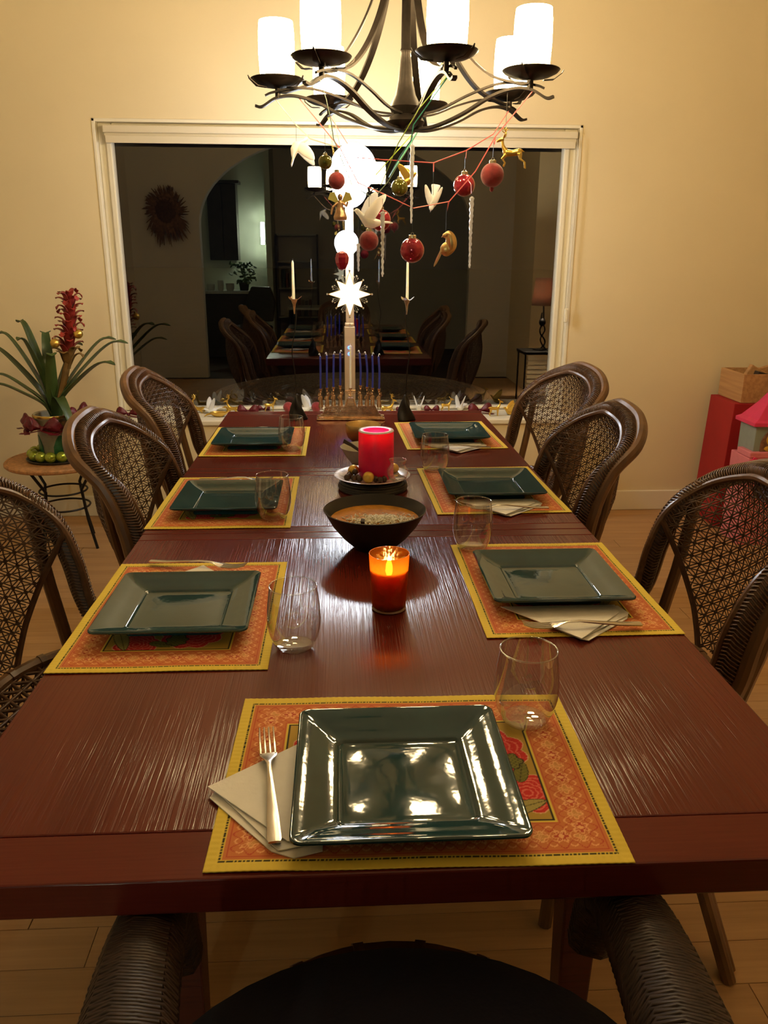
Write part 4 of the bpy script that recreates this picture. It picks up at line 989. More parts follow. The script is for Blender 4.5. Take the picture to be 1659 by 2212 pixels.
for k, deg in enumerate(PH):
    a = math.radians(deg); e = Vector((math.cos(a), math.sin(a), 0)); tg = Vector((-math.sin(a), math.cos(a), 0))
    pt = lambda r, z: e*r+Vector((0, 0, z))
    b = B()
    low = catmull([pt(.02, -.108), pt(.09, -.104), pt(.17, -.078), pt(.25, -.040), pt(.315, -.024), pt(.365, -.030), pt(.405, -.052), pt(.425, -.050)], 7)
    b.bar(low, [.022-.010*i/len(low) for i in range(len(low))], .0065, tg)
    top = catmull([pt(.03, -.070), pt(.10, -.060), pt(.18, -.030), pt(.26, -.008), pt(.325, -.008), pt(.375, -.018), pt(.395, -.026)], 7)
    b.bar([p+tg*.012 for p in top], .0075, .0055, tg)
    arm = b.build('arm', M['bronze'], ch)
    b = B()
    up = catmull([pt(.030, .60), pt(.045, .42), pt(.085, .24), (pt(.15, .11)), pt(.235, .022), pt(.325, -.012), pt(HR, -.014)], 8)
    b.bar(up, .020, .0055, tg); b.build('upper_strap', M['bronze'], ch)
    b = B(); c0 = e*HR
    b.lathe([(.008, -.030), (.0075, -.006), (.020, -.004), (.052, .002), (.070, .010), (.0765, .017), (.0750, .0185), (.066, .0125), (.050, .006), (0, .004)], 32, (c0.x, c0.y, 0))
    for j in range(3): # curled leaf tips under the dish
        t2 = a+2*PI*j/3+.5; q2 = Vector((math.cos(t2), math.sin(t2), 0))
        b.bar([c0+q2*.035+Vector((0, 0, -.006)), c0+q2*.062+Vector((0, 0, -.004)), c0+q2*.084+Vector((0, 0, .012)), c0+q2*.088+Vector((0, 0, .020))], [.012, .016, .008, .002], .0018, Vector((-math.sin(t2), math.cos(t2), 0)))
    b.build('dish', M['bronze'], ch)
    b = B(); b.lathe([(.043, .0075), (.048, .03), (.0505, .085), (.049, .135), (.0465, .160), (.0445, .160), (.047, .135), (.0485, .085), (.046, .03), (.041, .009)], 32, (c0.x, c0.y, 0)); b.build('shade', M['shade'], ch, angle=60)

# ------------------------------------------------------------------ ribbons strung below it
def ribbon(label, m, paths, w=.0035):
    b = B()
    for p in paths: b.tube(p, w/2, 6, flat=(1.0, .4))
    return tag(b.build('ribbon_garland', m), label, 'ribbon', 'ribbons under the chandelier')
def arm_end(k, r=.40, z=-.045): a = math.radians(PH[k]); return (HX+r*math.cos(a), HY+r*math.sin(a), HZ+z)
# arm numbers: 0 front left, 1 front right, 2 right, 3 back right, 4 back, 5 back left, 6 left
ribbon('pink ribbon swagged from the back right chandelier arm past the upper red ball', M['ribbon_pink'], [[arm_end(3, .36, -.03), (.450, 1.85, 1.741), (.362, 1.78, 1.688), (.270, 1.80, 1.656), (.128, 1.85, 1.668), (.048, 1.95, 1.684), arm_end(5, .36, -.03)], [(.362, 1.78, 1.688), (.358, 1.76, 1.672), (.356, 1.75, 1.664)], [(.27, 1.80, 1.656), (.27, 1.80, 1.632)]])
ribbon('pink ribbon hanging from the right chandelier arm and dipping lowest in the middle', M['ribbon_pink'], [[arm_end(2, .37, -.03), (.422, 1.66, 1.709), (.377, 1.70, 1.625), (.305, 1.70, 1.545), (.195, 1.60, 1.521), (.118, 1.65, 1.559), (.049, 1.80, 1.600), (.000, 1.81, 1.69), arm_end(6, .30, -.03)], [(.422, 1.66, 1.709), (.42, 1.66, 1.69)], [(.305, 1.70, 1.545), (.300, 1.70, 1.52), (.303, 1.70, 1.545)], [(.352, 1.67, 1.60), (.353, 1.62, 1.585), (.352, 1.60, 1.560)]])
ribbon('yellow green ribbon from the front right chandelier arm down to the green ball', M['ribbon_green'], [[arm_end(1, .385, -.035), (.196, 1.50, 1.75), (.151, 1.60, 1.681), (.13, 1.75, 1.627), (.12, 1.88, 1.600), (.11, 2.0, 1.64), arm_end(4, .34, -.04)]])
ribbon('thin teal ribbon beside the long clear icicle', M['ribbon_teal'], [[arm_end(1, .375, -.04), (.181, 1.48, 1.71), (.174, 1.465, 1.672), (.158, 1.60, 1.653), (.145, 1.90, 1.625), arm_end(4, .36, -.035)]])
ribbon('dark green ribbon from the front left chandelier arm to the big white dove', M['ribbon_dark'], [[arm_end(0, .37, -.03), (-.037, 1.54, 1.774), (-.025, 1.55, 1.722), (-.02, 1.60, 1.691), (.027, 1.55, 1.574), (.070, 1.50, 1.545), (.096, 1.60, 1.555), (.143, 1.90, 1.613), arm_end(4, .35, -.04)]])
ribbon('cream ribbon from the left chandelier arm holding the small dove', M['ribbon_cream'], [[arm_end(6, .37, -.03), (-.128, 1.83, 1.755), (-.089, 1.85, 1.722), (-.001, 1.90, 1.704), arm_end(5, .34, -.03)]])

# ------------------------------------------------------------------ hanging ornaments
def hook(t, z0, z1, x=0, y=0): 
    b = B(); b.tube([(x, y, z0), (x, y, z1)], .0007, 4); return b.build('hanging_wire', M['wire'], t)
def bauble(label, x, y, z, r, m, wire, nub=False):
    t = thing('bauble', label, 'ornament', (x, y, z), 0, 'glass balls under the chandelier')
    b = B(); b.ball((0, 0, 0), r, 24, 16)
    if nub: b.ball((0, 0, -r-.004), (.006, .006, .008), 10, 8)
    b.build('ball', m, t)
    b = B(); b.lathe([(r*.30, r*.93), (r*.30, r*1.17), (r*.26, r*1.20), (0, r*1.20)], 16); b.tube([(r*.12*math.cos(a), 0, r*1.27+r*.12*math.sin(a)) for a in np.linspace(0, 2*PI, 13)[:-1]], .0007, 4, closed=True); b.build('cap', M['cap'], t)
    hook(t, r*1.36, wire); return t
bauble('small green glass ball hanging left, beside the bright lamp globe', -.042, 1.55, 1.629, .018, M['green_ball'], .070)
bauble('dark red ball half hidden by the bright lamp globe', -.013, 1.75, 1.601, .024, M['velvet'], .09)
bauble('red glass ball behind the wing of the big white dove', .110, 1.70, 1.494, .030, M['red_ball'], .08)
bauble('dark red ball just below the big white dove', .075, 1.65, 1.437, .027, M['velvet'], .12)
bauble('olive green glass ball in the middle, below the ribbon crossing', .178, 1.90, 1.596, .0255, M['green_ball'], .04)
bauble('shiny red ball with gold cap, upper right of the ornaments', .354, 1.75, 1.592, .031, M['red_ball'], .075)
bauble('matte red velvet ball with a nub, rightmost of the balls', .418, 1.66, 1.612, .032, M['velvet'], .085, nub=True)
bauble('red glass ball hanging lowest in front of the right white taper', .193, 1.60, 1.412, .0335, M['red_ball'], .115)
t = thing('tulip_ornament', 'small red faceted ornament just below the lower lamp globe', 'ornament', (.000, 1.81, 1.382))
b = B(); b.lathe([(0, -.028), (.010, -.024), (.019, -.006), (.021, .010), (.016, .022), (.006, .028), (0, .029)], 6); b.build('body', M['red_ball'], t, smooth=False); hook(t, .028, .308)
def icicle(label, x, y, ztop, L_, wire=.03):
    t = thing('icicle', label, 'ornament', (x, y, ztop), 0, 'clear icicles under the chandelier')
    b = B(); n = int(L_/.004); rng = random.Random(int(L_*1e4))
    pts = [(rng.uniform(-.0006, .0006), rng.uniform(-.0006, .0006), -L_*i/n) for i in range(n+1)]
    rs = [(.0062*(1-.62*i/n))*(1+.22*math.sin(i*1.7)+rng.uniform(-.1, .1))+(.0012 if i == n-2 else 0) for i in range(n+1)]; rs[0] = .003; rs[-1] = .0018
    b.tube(pts, rs, 8); b.build('ice_drop', M['icicle'], t); hook(t, 0, wire)
icicle('longest clear icicle, hanging high in the middle under the teal ribbon', .177, 1.46, 1.662, .185)
icicle('clear twisted icicle hanging beside the wing of the big white dove', .103, 1.45, 1.505, .160)
icicle('short clear icicle next to the lower lamp globe', .049, 1.80, 1.432, .080, .168)
icicle('clear icicle hanging rightmost, under the shiny red ball', .354, 1.60, 1.552, .186)
def dove_mesh(m=.0022):
    b = B()
    b.loft([[(x+0, ry*math.cos(a), z+rz*math.sin(a)) for a in np.linspace(0, 2*PI, 13)[:-1]] for x, z, ry, rz in ((-.038, .022, .001, .001), (-.034, .021, .006, .006), (-.028, .018, .0075, .0075), (-.020, .010, .009, .009), (-.008, .0, .013, .013), (.010, -.003, .0135, .012), (.026, -.001, .009, .007), (.036, .001, .011, .003), (.052, .002, .016, .0022), (.056, .002, .015, .0015))])
    b.tube([(-.037, 0, .022), (-.044, 0, .019)], [.0024, .0006], 6)
    for sg in (-1, 1):
        rings = []
        for u, xc, zc, ch_, th in ((0, -.002, .006, .015, .005), (.35, .002, .026, .020, .0036), (.7, .010, .046, .017, .0028), (.9, .016, .058, .011, .0022), (1, .020, .064, .003, .0012)):
            y = sg*(.006+.022*u)
            rings.append([(xc+ch_*math.cos(a), y+th*math.sin(a), zc+.22*ch_*math.cos(a)) for a in np.linspace(0, 2*PI, 13)[:-1]])
        b.loft(rings)
    return b
DOVE = dove_mesh().build('body', M['white_dove'], angle=0, remesh=.0016); COL.objects.unlink(DOVE)
DOVE_GOLD = DOVE.data.copy(); DOVE_GOLD.materials[0] = M['gold']
def dove(label, x, y, z, rz, scale, rot=None, gold=False, wire=None, group='hanging doves', name='dove_ornament'):
    t = thing(name, label, 'ornament' if wire else 'figurine', (x, y, z), 0, group)
    o = bpy.data.objects.new('body', DOVE_GOLD if gold else DOVE.data); COL.objects.link(o); o.parent = t; o.scale = (scale,)*3
    o.rotation_euler = rot if rot else (0, 0, rz)
    if wire: hook(t, .012*scale, wire, 0, 0)
    return t
dove('small white dove hanging head down at the far left', -.129, 1.83, 1.697, 0, .98, rot=(.5, 1.95, .5), wire=.055)
dove('big white dove with raised wings, left of centre', .070, 1.50, 1.482, .25, 1.12, rot=(.15, .05, .35), wire=.085)
dove('small white dove hanging upright in the middle, left of the shiny red ball', .270, 1.80, 1.550, 0, .92, rot=(.4, -1.2, 1.0), wire=.09)
dove('small gold bird tucked behind the long icicle', .216, 2.05, 1.626, 0, .85, rot=(.2, .2, 2.6), gold=True, wire=.09)
# peacock shaped gold bird, long tail
t = thing('gold_bird_ornament', 'brown gold bird with curved neck and long tail, right of the lowest red ball', 'ornament', (.298, 1.70, 1.420))
b = B(); b.tube(catmull([(-.003, 0, .033), (.008, 0, .036), (.016, 0, .020), (.016, 0, .000), (.004, 0, -.016), (-.008, 0, -.010), (-.012, 0, .002)], 6), [.004+.012*math.sin(PI*min(1, i/26)) for i in range(37)], 12)
b.ball((-.002, 0, .034), (.008, .007, .007)); b.tube([(-.008, 0, .032), (-.013, 0, .028)], [.002, .0006], 6); b.ball((.003, 0, -.004), (.018, .012, .020))
b.build('body', M['brass'], t, angle=0, remesh=.0018)
b = B(); b.loft([[(-.010-u*.022+c_*w_, .002*s_, -.006-u*.046) for c_, s_ in ((-1, 0), (0, 1), (1, 0), (0, -1))] for u, w_ in ((0, .005), (.5, .005), (.85, .0035), (1, .001))]); b.build('tail', M['cap'], t)
hook(t, .040, .11)
# gold cherub cluster beside the globe
t = thing('angel_ornament', 'brown and gold angel ornament hanging left of the big white dove', 'ornament', (-.004, 1.75, 1.529))
b = B(); b.lathe([(0, -.036), (.018, -.034), (.020, -.026), (.010, .000), (.008, .014), (.004, .020), (0, .021)], 16); b.ball((0, 0, .028), (.008, .008, .009))
b.tube([(-.008, -.004, .012), (-.022, -.010, .000), (-.026, -.014, -.020)], [.004, .0035, .003], 8); b.tube([(.008, -.004, .012), (.018, -.012, .004), (.022, -.014, .016)], [.004, .0035, .003], 8)
b.build('robe', M['copper'], t, angle=0, remesh=.0016)
b = B()
for sg in (-1, 1): b.loft([[(sg*(.004+.030*u)+0, .008+.003*k, .012+.020*math.sin(PI*u*.8)+wv*k2) for k, k2 in ((-1, -1), (1, -1), (1, 1), (-1, 1))] for u, wv in ((0, .006), (.4, .014), (.8, .010), (1, .002))])
b.build('wing', M['gold'], t); hook(t, .036, .13)
# deer
def deer_mesh(lying=False, leap=False, antler=True):
    b = B()
    b.loft([[(x, ry*math.cos(a), z+rz*math.sin(a)) for a in np.linspace(0, 2*PI, 13)[:-1]] for x, z, ry, rz in ((-.030, .040, .001, .001), (-.029, .040, .0065, .0075), (-.020, .040, .0085, .0095), (-.004, .038, .0075, .0080), (.012, .039, .0085, .0098), (.021, .042, .0060, .0075), (.024, .043, .001, .001))])
    b.tube(catmull([(.016, 0, .044), (.024, 0, .058), (.026, 0, .072)], 5), [.0075, .0068, .0062, .0056, .0052, .0048, .0045, .0042, .004, .0038, .0036], 10)
    b.tube([(.022, 0, .074), (.031, 0, .073), (.039, 0, .069), (.042, 0, .068)], [.0044, .0050, .0032, .0022], 10)
    for sg in (-1, 1): b.tube([(.023, sg*.003, .077), (.019, sg*.010, .083), (.018, sg*.012, .085)], [.0016, .0028, .0006], 6)
    b.tube([(-.029, 0, .044), (-.036, 0, .040)], [.0025, .0012], 6)
    if lying:
        for sg in (-1, 1):
            b.tube([(-.022, sg*.007, .036), (-.012, sg*.012, .030), (-.026, sg*.013, .026), (-.018, sg*.014, .024)], [.006, .004, .0022, .0018], 8)
            b.tube([(.014, sg*.006, .034), (.024, sg*.009, .030), (.012, sg*.010, .025), (.022, sg*.010, .024)], [.0045, .003, .002, .0018], 8)
    elif leap:
        for sg in (-1, 1):
            b.tube([(-.024, sg*.006, .036), (-.026, sg*.007, .022), (-.038, sg*.007, .014), (-.040, sg*.007, -.002)], [.0062, .0035, .0022, .002], 8)
            b.tube([(.014, sg*.005, .034), (.024, sg*.006, .024), (.016, sg*.006, .014), (.020, sg*.006, .004)], [.0048, .003, .002, .0018], 8)
    else:
        for sg in (-1, 1):
            b.tube([(-.024, sg*.006, .036), (-.021, sg*.006, .024), (-.028, sg*.006, .013), (-.026, sg*.006, .001)], [.0062, .0038, .0022, .0020], 8)
            b.tube([(.014, sg*.005, .034), (.015, sg*.005, .018), (.0145, sg*.005, .008), (.015, sg*.005, .001)], [.0048, .0028, .0020, .0020], 8)
    return b
def antler_mesh():
    b = B()
    for sg in (-1, 1):
        b.tube(catmull([(.021, sg*.002, .078), (.017, sg*.007, .086), (.019, sg*.010, .095), (.024, sg*.009, .102)], 4), .0013, 5)
        b.tube([(.018, sg*.008, .088), (.026, sg*.010, .093)], .0011, 5); b.tube([(.019, sg*.010, .095), (.013, sg*.012, .101)], .0011, 5)
    return b
DEER = {}
for k, kw in (('stand', {}), ('lie', dict(lying=True)), ('leap', dict(leap=True))):
    o = deer_mesh(**kw).build('body', M['gold'], angle=0, remesh=.0011); COL.objects.unlink(o); DEER[k] = o.data
ao = antler_mesh().build('antlers', M['gold']); COL.objects.unlink(ao)
def deer(label, x, y, z, rz, kind, scale=1.0, antlers=True, group='gold deer on the window ledge', m=None):
    t = thing('deer_figurine', label, 'figurine', (x, y, z), rz, group)
    o = bpy.data.objects.new('body', DEER[kind]); COL.objects.link(o); o.parent = t; o.scale = (scale,)*3
    dz = -.022*scale if kind == 'lie' else 0
    o.location = (0, 0, dz)
    if antlers:
        a_ = bpy.data.objects.new('antlers', ao.data); COL.objects.link(a_); a_.parent = t; a_.scale = (scale,)*3; a_.location = (0, 0, dz)
    return t
t = deer('gold leaping reindeer with antlers hanging at the upper right, under the chandelier arm', .467, 1.655, 1.630, PI-.35, 'leap', 1.0, True, None); t['category'] = 'ornament'; t.name = 'deer_ornament'
t['label'] = 'gold leaping reindeer with antlers hanging at the upper right, under the chandelier arm'
hook(t, .083, .20, .018, 0)

# ------------------------------------------------------------------ lit star hanging in front of the lamp post
SX, SY, SZ = .026, 2.09, 1.273
st = thing('star_light', 'lit gold glass star with beaded points hanging before the lamp post', 'ornament', (SX, SY, SZ))
b = B(); np_ = 8
for sgn in (-1, 1):
    for k in range(np_):
        R_ = .073 if k % 2 == 0 else .062; a = PI/2+2*PI*k/np_
        tip = (R_*math.cos(a), 0, R_*math.sin(a)); c_ = (0, sgn*.026, 0)
        l_ = (.034*math.cos(a-PI/np_), sgn*.006, .034*math.sin(a-PI/np_)); r_ = (.034*math.cos(a+PI/np_), sgn*.006, .034*math.sin(a+PI/np_))
        b.add([c_, l_, tip, r_], [(0, 1, 2), (0, 2, 3)])
b.build('star_glass', M['star_glass'], st, smooth=False)
b = B()
for k in range(np_):
    R_ = .073 if k % 2 == 0 else .062; a = PI/2+2*PI*k/np_; u = Vector((math.cos(a), 0, math.sin(a)))
    for s2 in (-1, 1):
        v_ = Vector((.034*math.cos(a+s2*PI/np_), 0, .034*math.sin(a+s2*PI/np_))); b.tube([v_, u*R_], .0013, 5)
b.build('gold_frame', M['gold'], st)
b = B()
for k in range(np_):
    R_ = .073 if k % 2 == 0 else .062; a = PI/2+2*PI*k/np_; u = Vector((math.cos(a), 0, math.sin(a))); b.ball(u*(R_+.003), .0034, 8, 6)
    a2 = a+PI/np_; u2 = Vector((math.cos(a2), 0, math.sin(a2))); b.tube([u2*.034, u2*.058], .0009, 4); b.ball(u2*.063, (.0035, .0035, .0035), 8, 6)
    for s2 in (-1, 1):
        a3 = a2+s2*.11; u3 = Vector((math.cos(a3), 0, math.sin(a3))); b.tube([u2*.036, u3*.048, u3*.056], .0008, 4); b.ball(u3*.058, .0024, 8, 6)
b.build('bead', M['crystal'], st)
b = B(); b.tube([(0, 0, -.080), (0, 0, -.098)], .0007, 4); b.ball((0, 0, -.103), (.0035, .0035, .006), 8, 6); b.build('drop', M['crystal'], st)
b = B()
zz = .080
while SZ+zz < 1.845: b.tube([(-.066*(zz-.08)/.49+.0022*math.cos(q_), 0, zz+.0042*math.sin(q_)) for q_ in np.linspace(0, 2*PI, 9)[:-1]], .0007, 4, closed=True); zz += .0072
b.build('chain', M['gold'], st)

# ------------------------------------------------------------------ floor lamp behind the table end
fl = thing('floor_lamp', 'square beige floor lamp post with two white globes and blue lights behind the menorah', 'lamp', (.042, 3.10, 0))
b = B(); b.box((0, 0, .012), (.26, .20, .024)); b.build('base', M['beige_metal'], fl, smooth=False, bevel=.004)
b = B(); b.box((-.004, 0, .554), (.050, .050, 1.06)); b.build('lower_post', M['beige_metal'], fl, smooth=False, bevel=.003)
b = B(); b.box((-.004, 0, 1.093), (.044, .044, .018)); b.build('collar', M['beige_metal'], fl, smooth=False, bevel=.006)
b = B(); b.box((-.002, 0, 1.375), (.038, .038, .56)); b.build('upper_post', M['beige_metal'], fl, smooth=False, bevel=.003)
b = B(); b.tube(catmull([(0, 0, 1.62), (.012, 0, 1.68), (.018, -.005, 1.72)], 4), .010, 8); b.build('neck', M['beige_metal'], fl)
b = B(); b.ball((.018, -.01, 1.765), .100, 28, 20); b.build('globe', M['globe'], fl)
b = B(); b.ball((-.016, -.075, 1.452), .053, 24, 16); b.build('globe', M['globe'], fl)
b = B(); b.tube([(-.016, -.015, 1.452), (-.016, -.045, 1.452)], .012, 8); b.build('bracket', M['beige_metal'], fl)
for z in (.989, .960):
    b = B(); b.tube([(-.006+.0055*math.cos(a), -.0265, z+.0055*math.sin(a)) for a in np.linspace(0, 2*PI, 17)[:-1]], .0018, 6, closed=True); b.build('touch_light', M['led'], fl)

# ------------------------------------------------------------------ figures on the window ledge
SZL = GZ0+.0005
deer('gold deer with antlers lying at the left end of the ledge by the chair', -.775, 3.615, SZL, PI-.2, 'lie', 1.2)
deer('gold deer with antlers lying on the ledge, left of the first red bow', -.590, 3.615, SZL, PI-.1, 'lie', 1.2)
deer('gold antlerless deer standing on the ledge left of the menorah, head turned back', -.389, 3.615, SZL, .1, 'stand', 1.0, False)
deer('gold deer lying on the ledge right of the menorah, with antlers', .250, 3.615, SZL, .15, 'lie', 1.2)
deer('gold deer standing on the ledge left of the white bird, right of the menorah', .571, 3.600, SZL, .1, 'stand', .95, False)
deer('gold doe standing at the front of the ledge, by the far right chair', .815, 3.470, SZL, .12, 'stand', 1.05, False)
dove('white winged bird at the left end of the ledge among the gold deer', -.700, 3.58, SZL+.016, 0, 1.05, rot=(0, -.25, .6), group='white birds on the ledge', name='bird_figurine')
dove('white bird with a raised wing on the ledge, beside the left black candlestick base', -.195, 3.615, SZL+.017, 0, 1.15, rot=(.2, -.1, PI-.3), group='white birds on the ledge', name='bird_figurine')
dove('white bird with both wings up on the ledge, right of the menorah', .421, 3.615, SZL+.016, 0, 1.05, rot=(0, 0, 1.45), group='white birds on the ledge', name='bird_figurine')
dove('white bird on the ledge between the deer and the red bow on the right', .650, 3.615, SZL+.016, 0, 1.05, rot=(0, -.3, .9), group='white birds on the ledge', name='bird_figurine')
dove('flat gold bird lying at the right end of the ledge', .900, 3.50, SZL+.014, 0, 1.0, rot=(0, .15, .2), gold=True, group='gold birds on the ledge', name='bird_figurine')
t = thing('swan_figurine', 'gold swan dish at the front left of the ledge', 'figurine', (-.650, 3.49, SZL), 0, 'gold birds on the ledge')
b = B(); b.lathe([(0, 0), (.018, 0), (.040, .012), (.046, .024), (.042, .026), (.03, .016), (0, .012)], 24, (0, 0, 0), (1, .6)); b.build('dish', M['gold'], t)
b = B(); b.tube(catmull([(.036, 0, .018), (.048, 0, .034), (.042, 0, .050), (.030, 0, .052)], 5), [.007, .007, .0065, .006, .0055, .005, .005, .005, .005, .0052, .0055, .006, .006, .0055, .005, .004], 10); b.tube([(.030, 0, .051), (.020, 0, .048)], [.003, .0008], 6)
b.tube([(-.036, 0, .018), (-.06, 0, .012), (-.075, 0, .002)], [.006, .005, .002], 8); b.build('neck', M['gold'], t)
def bow(label, x, y, z, s, rz=0, group='burgundy bows on the window ledge'):
    t = thing('ribbon_bow', label, 'bow', (x, y, z), rz, group)
    for sg in (-1, 1):
        b = B(); rings = []
        for u, hz, hy in ((0, .004, .005), (.18, .010, .010), (.45, .018, .014), (.72, .022, .015), (.92, .017, .011), (1, .006, .004)):
            x = sg*(.004+.050*u); zc = .016+.010*math.sin(PI*u*.8)
            rings.append([(x+.004*math.cos(3*a_)*u, hy*math.cos(a_)*(1+.18*math.cos(4*a_)), max(.0008, zc+hz*math.sin(a_)*(1+.15*math.cos(3*a_+1)))) for a_ in np.linspace(0, 2*PI, 21)[:-1]])
        b.loft(rings); b.build('loop', M['bow_red'], t, angle=0)
    b = B(); b.ball((0, 0, .012), (.008, .011, .009), 10, 8); b.build('knot', M['bow_red'], t)
    b = B()
    for sg in (-1, 1): b.bar(catmull([(0, -.004, .010), (sg*.02, -.014, .006), (sg*.045, -.018, .0015), (sg*.06, -.02, .0015)], 4), .016, .0016, (0, 1, 0))
    b.build('tail', M['bow_red'], t); t.scale = (s,)*3; return t
bow('burgundy ribbon bow at the left end of the ledge, behind the middle left chair', -1.120, 3.50, SZL, 1.1)
bow('burgundy ribbon bow on the ledge left of the standing gold deer', -.505, 3.57, SZL, 1.0)
bow('burgundy ribbon bow on the ledge, just touching the hind legs of the standing deer', -.430, 3.66, SZL, .62)
bow('small burgundy bow on the ledge right of the lying deer', .326, 3.615, SZL, .55)
bow('burgundy bow on the ledge between two deer right of the right candlestick', .490, 3.60, SZL, .75)
bow('large burgundy bow on the ledge by the table corner, left of the doe', .745, 3.535, SZL, 1.2, .2)
for i, (x, l) in enumerate([(-.292, 'red ball on the ledge left of the left candlestick'), (-.140, 'red ball on the ledge half hidden left of the menorah')]):
    b = B(); b.ball((0, 0, .028), .028, 20, 14); tag(b.build('red_ball', M['velvet'], loc=(x, 3.61, SZL)), l, 'ornament', 'red balls on the ledge')

# ------------------------------------------------------------------ plant on its round table
PX, PY = -1.385, 3.17
TZ = .445
pt = thing('plant_table', 'small round table with woven top and black iron legs, under the bromeliad', 'table', (PX, PY, 0))
b = B(); b.lathe([(0, TZ-.018), (.235, TZ-.018), (.245, TZ-.010), (.235, TZ), (0, TZ)], 48); b.build('table_top', M['rattan_top'], pt)
b = B()
b.tube([(.242*math.cos(a), .242*math.sin(a), TZ-.010) for a in np.linspace(0, 2*PI, 65)[:-1]], .012, 8, closed=True); b.build('rim', M['rattan_top'], pt)
for k in range(4):
    a = PI/4+k*PI/2+.35; c, s = math.cos(a), math.sin(a); b = B()
    b.tube([(.20*c, .20*s, TZ-.02), (.115*c, .115*s, .30), (.135*c, .135*s, .15), (.175*c, .175*s, 0)], .0075, 8); b.build('leg', M['iron'], pt)
for z, r in ((.285, .112), (.205, .118)):
    b = B(); b.tube([(r*math.cos(a), r*math.sin(a), z) for a in np.linspace(0, 2*PI, 41)[:-1]], .005, 6, closed=True); b.build('brace_ring', M['iron'], pt)
bp_ = thing('bead_tray', 'dark tray holding a ring of green balls round the flower pot', 'tray', (PX, PY, TZ+.0005))
b = B(); b.lathe([(0, 0), (.145, 0), (.152, .010), (.148, .012), (.14, .005), (0, .004)], 40); b.build('tray', M['dark_cab'], bp_)
ORD = ['first', 'second', 'third', 'fourth', 'fifth', 'sixth', 'seventh', 'eighth', 'ninth', 'tenth', 'eleventh']
for k in range(11):
    a = -PI/2+2*PI*(k-5)/15; b = B(); b.ball((0, 0, 0), .0268, 16, 12)
    o = tag(b.build('green_bead', M['lime'], loc=(PX+.120*math.cos(a), PY+.120*math.sin(a), TZ+.0328)), 'shiny lime green ball, %s from the left round the front of the flower pot' % ORD[k], 'ornament', 'green balls round the pot')
pp = thing('bromeliad', 'bromeliad with red flower spike in a painted pot on the round table', 'plant', (PX, PY, TZ+.006))
b = B(); b.lathe([(0, 0), (.070, 0), (.076, .008), (.080, .05), (.084, .12), (.088, .185), (.098, .200), (.100, .214), (.096, .220), (.088, .215), (.084, .195), (0, .185)], 40); b.build('pot', M['pot'], pp)
b = B()
for a0 in (-1.05, -2.6, 1.2):
    pts = [(.0815+.004*v_, a0+u) for u in np.linspace(-.42, .42, 7) for v_ in (0, 1)]
    b.loft([[((.0825+.0035*s_)*math.cos(a0+u), (.0825+.0035*s_)*math.sin(a0+u), .035+zz_) for s_, zz_ in ((0, 0), (1, .006), (1, .075*math.cos(u*3)+.012), (0, .08*math.cos(u*3)+.012))] for u in np.linspace(-.42, .42, 9)])
b.build('pot_print', M['pot_green'], pp)
b = B(); b.lathe([(.0985, .205), (.1005, .213), (.0985, .219)], 40); b.build('gilt_band', M['gold'], pp)
b = B(); b.lathe([(0, .19), (.084, .19), (0, .205)], 24); b.build('soil', M['soil'], pp)
def strap(path, w0, m, name, th=.003):
    P = catmull(path, 6); n = len(P); bq = B(); rings = []
    for i, p in enumerate(P):
        u = i/(n-1); w = w0*(.55+.55*math.sin(PI*min(u*1.15, 1)**.8)) if u < .86 else w0*1.02*math.sqrt(max(0, (1-u)/.14))+.0015
        T = (P[min(i+1, n-1)]-P[max(i-1, 0)]).normalized(); side = T.cross(Vector((0, 0, 1)))
        side = side.normalized() if side.length > 1e-3 else Vector((0, 1, 0)); up = side.cross(T)
        rings.append([p+side*w-up*0+up*w*.35, p+up*(-th*.2), p-side*w+up*w*.35, p-side*w*.98+up*(w*.35+th), p+up*th, p+side*w*.98+up*(w*.35+th)])
    bq.loft(rings); return bq.build(name, m, pp, angle=50)
LV = [ # tip offsets x, y, z from the pot and the height of the bend
    (-.215, -.02, .590, .50), (-.135, .05, .640, .50), (-.245, -.08, .400, .42), (-.30, .03, .520, .50), (.375, .02, .545, .50), (.330, -.07, .455, .42), (.30, .10, .555, .46), (.145, .08, .530, .42), (.14, -.15, .09, .30),
    (-.09, -.10, .570, .45), (-.04, .13, .58, .4), (-.24, -.14, .36, .40), (.06, -.11, .50, .38)]
for dx, dy, dz, bend in LV:
    k = 1.0
    mid = (dx*.45, dy*.45, .20+(dz-.20)*.62+.02); q3 = (dx*.78, dy*.78, .2+(dz-.2)*.93+.022)
    if dz < .2: mid = (dx*.35, dy*.4, .30); q3 = (dx*.75, dy*.8, .22)
    strap([(dx*.05, dy*.05, .19), (dx*.16, dy*.16, .20+(dz-.2)*.25+.02), mid, q3, (dx, dy, dz)], .0245, M['green_leaf'], 'leaf')
b = B(); b.tube(catmull([(0, 0, .19), (.06, 0, .36), (.10, 0, .50), (.125, 0, .62), (.13, 0, .72)], 5), [.016]*8+[.014]*9+[.012]*4, 10); b.build('flower_stalk', M['stem_leaf'], pp)
for i in range(46):
    u = i/45; z = .42+.335*u; cx = .088+.042*min(1, (z-.40)/.25); a = i*2.4; Lb = (.098-.040*u)*(1 if u < .92 else .8)
    c, s_ = math.cos(a), math.sin(a); R1 = .074-.018*u
    droop = -.004 if i % 3 else -.018
    strap([(cx, 0, z), (cx+c*.020, s_*.020, z+Lb*.35), (cx+c*R1*.52, s_*R1*.52, z+Lb*.68), (cx+c*R1*.8, s_*R1*.8, z+Lb*.80), (cx+c*R1, s_*R1, z+Lb*.80+droop)], .0165-.004*u, M['red_leaf'] if (u > .15) else M['stem_leaf'], 'bract', .002)
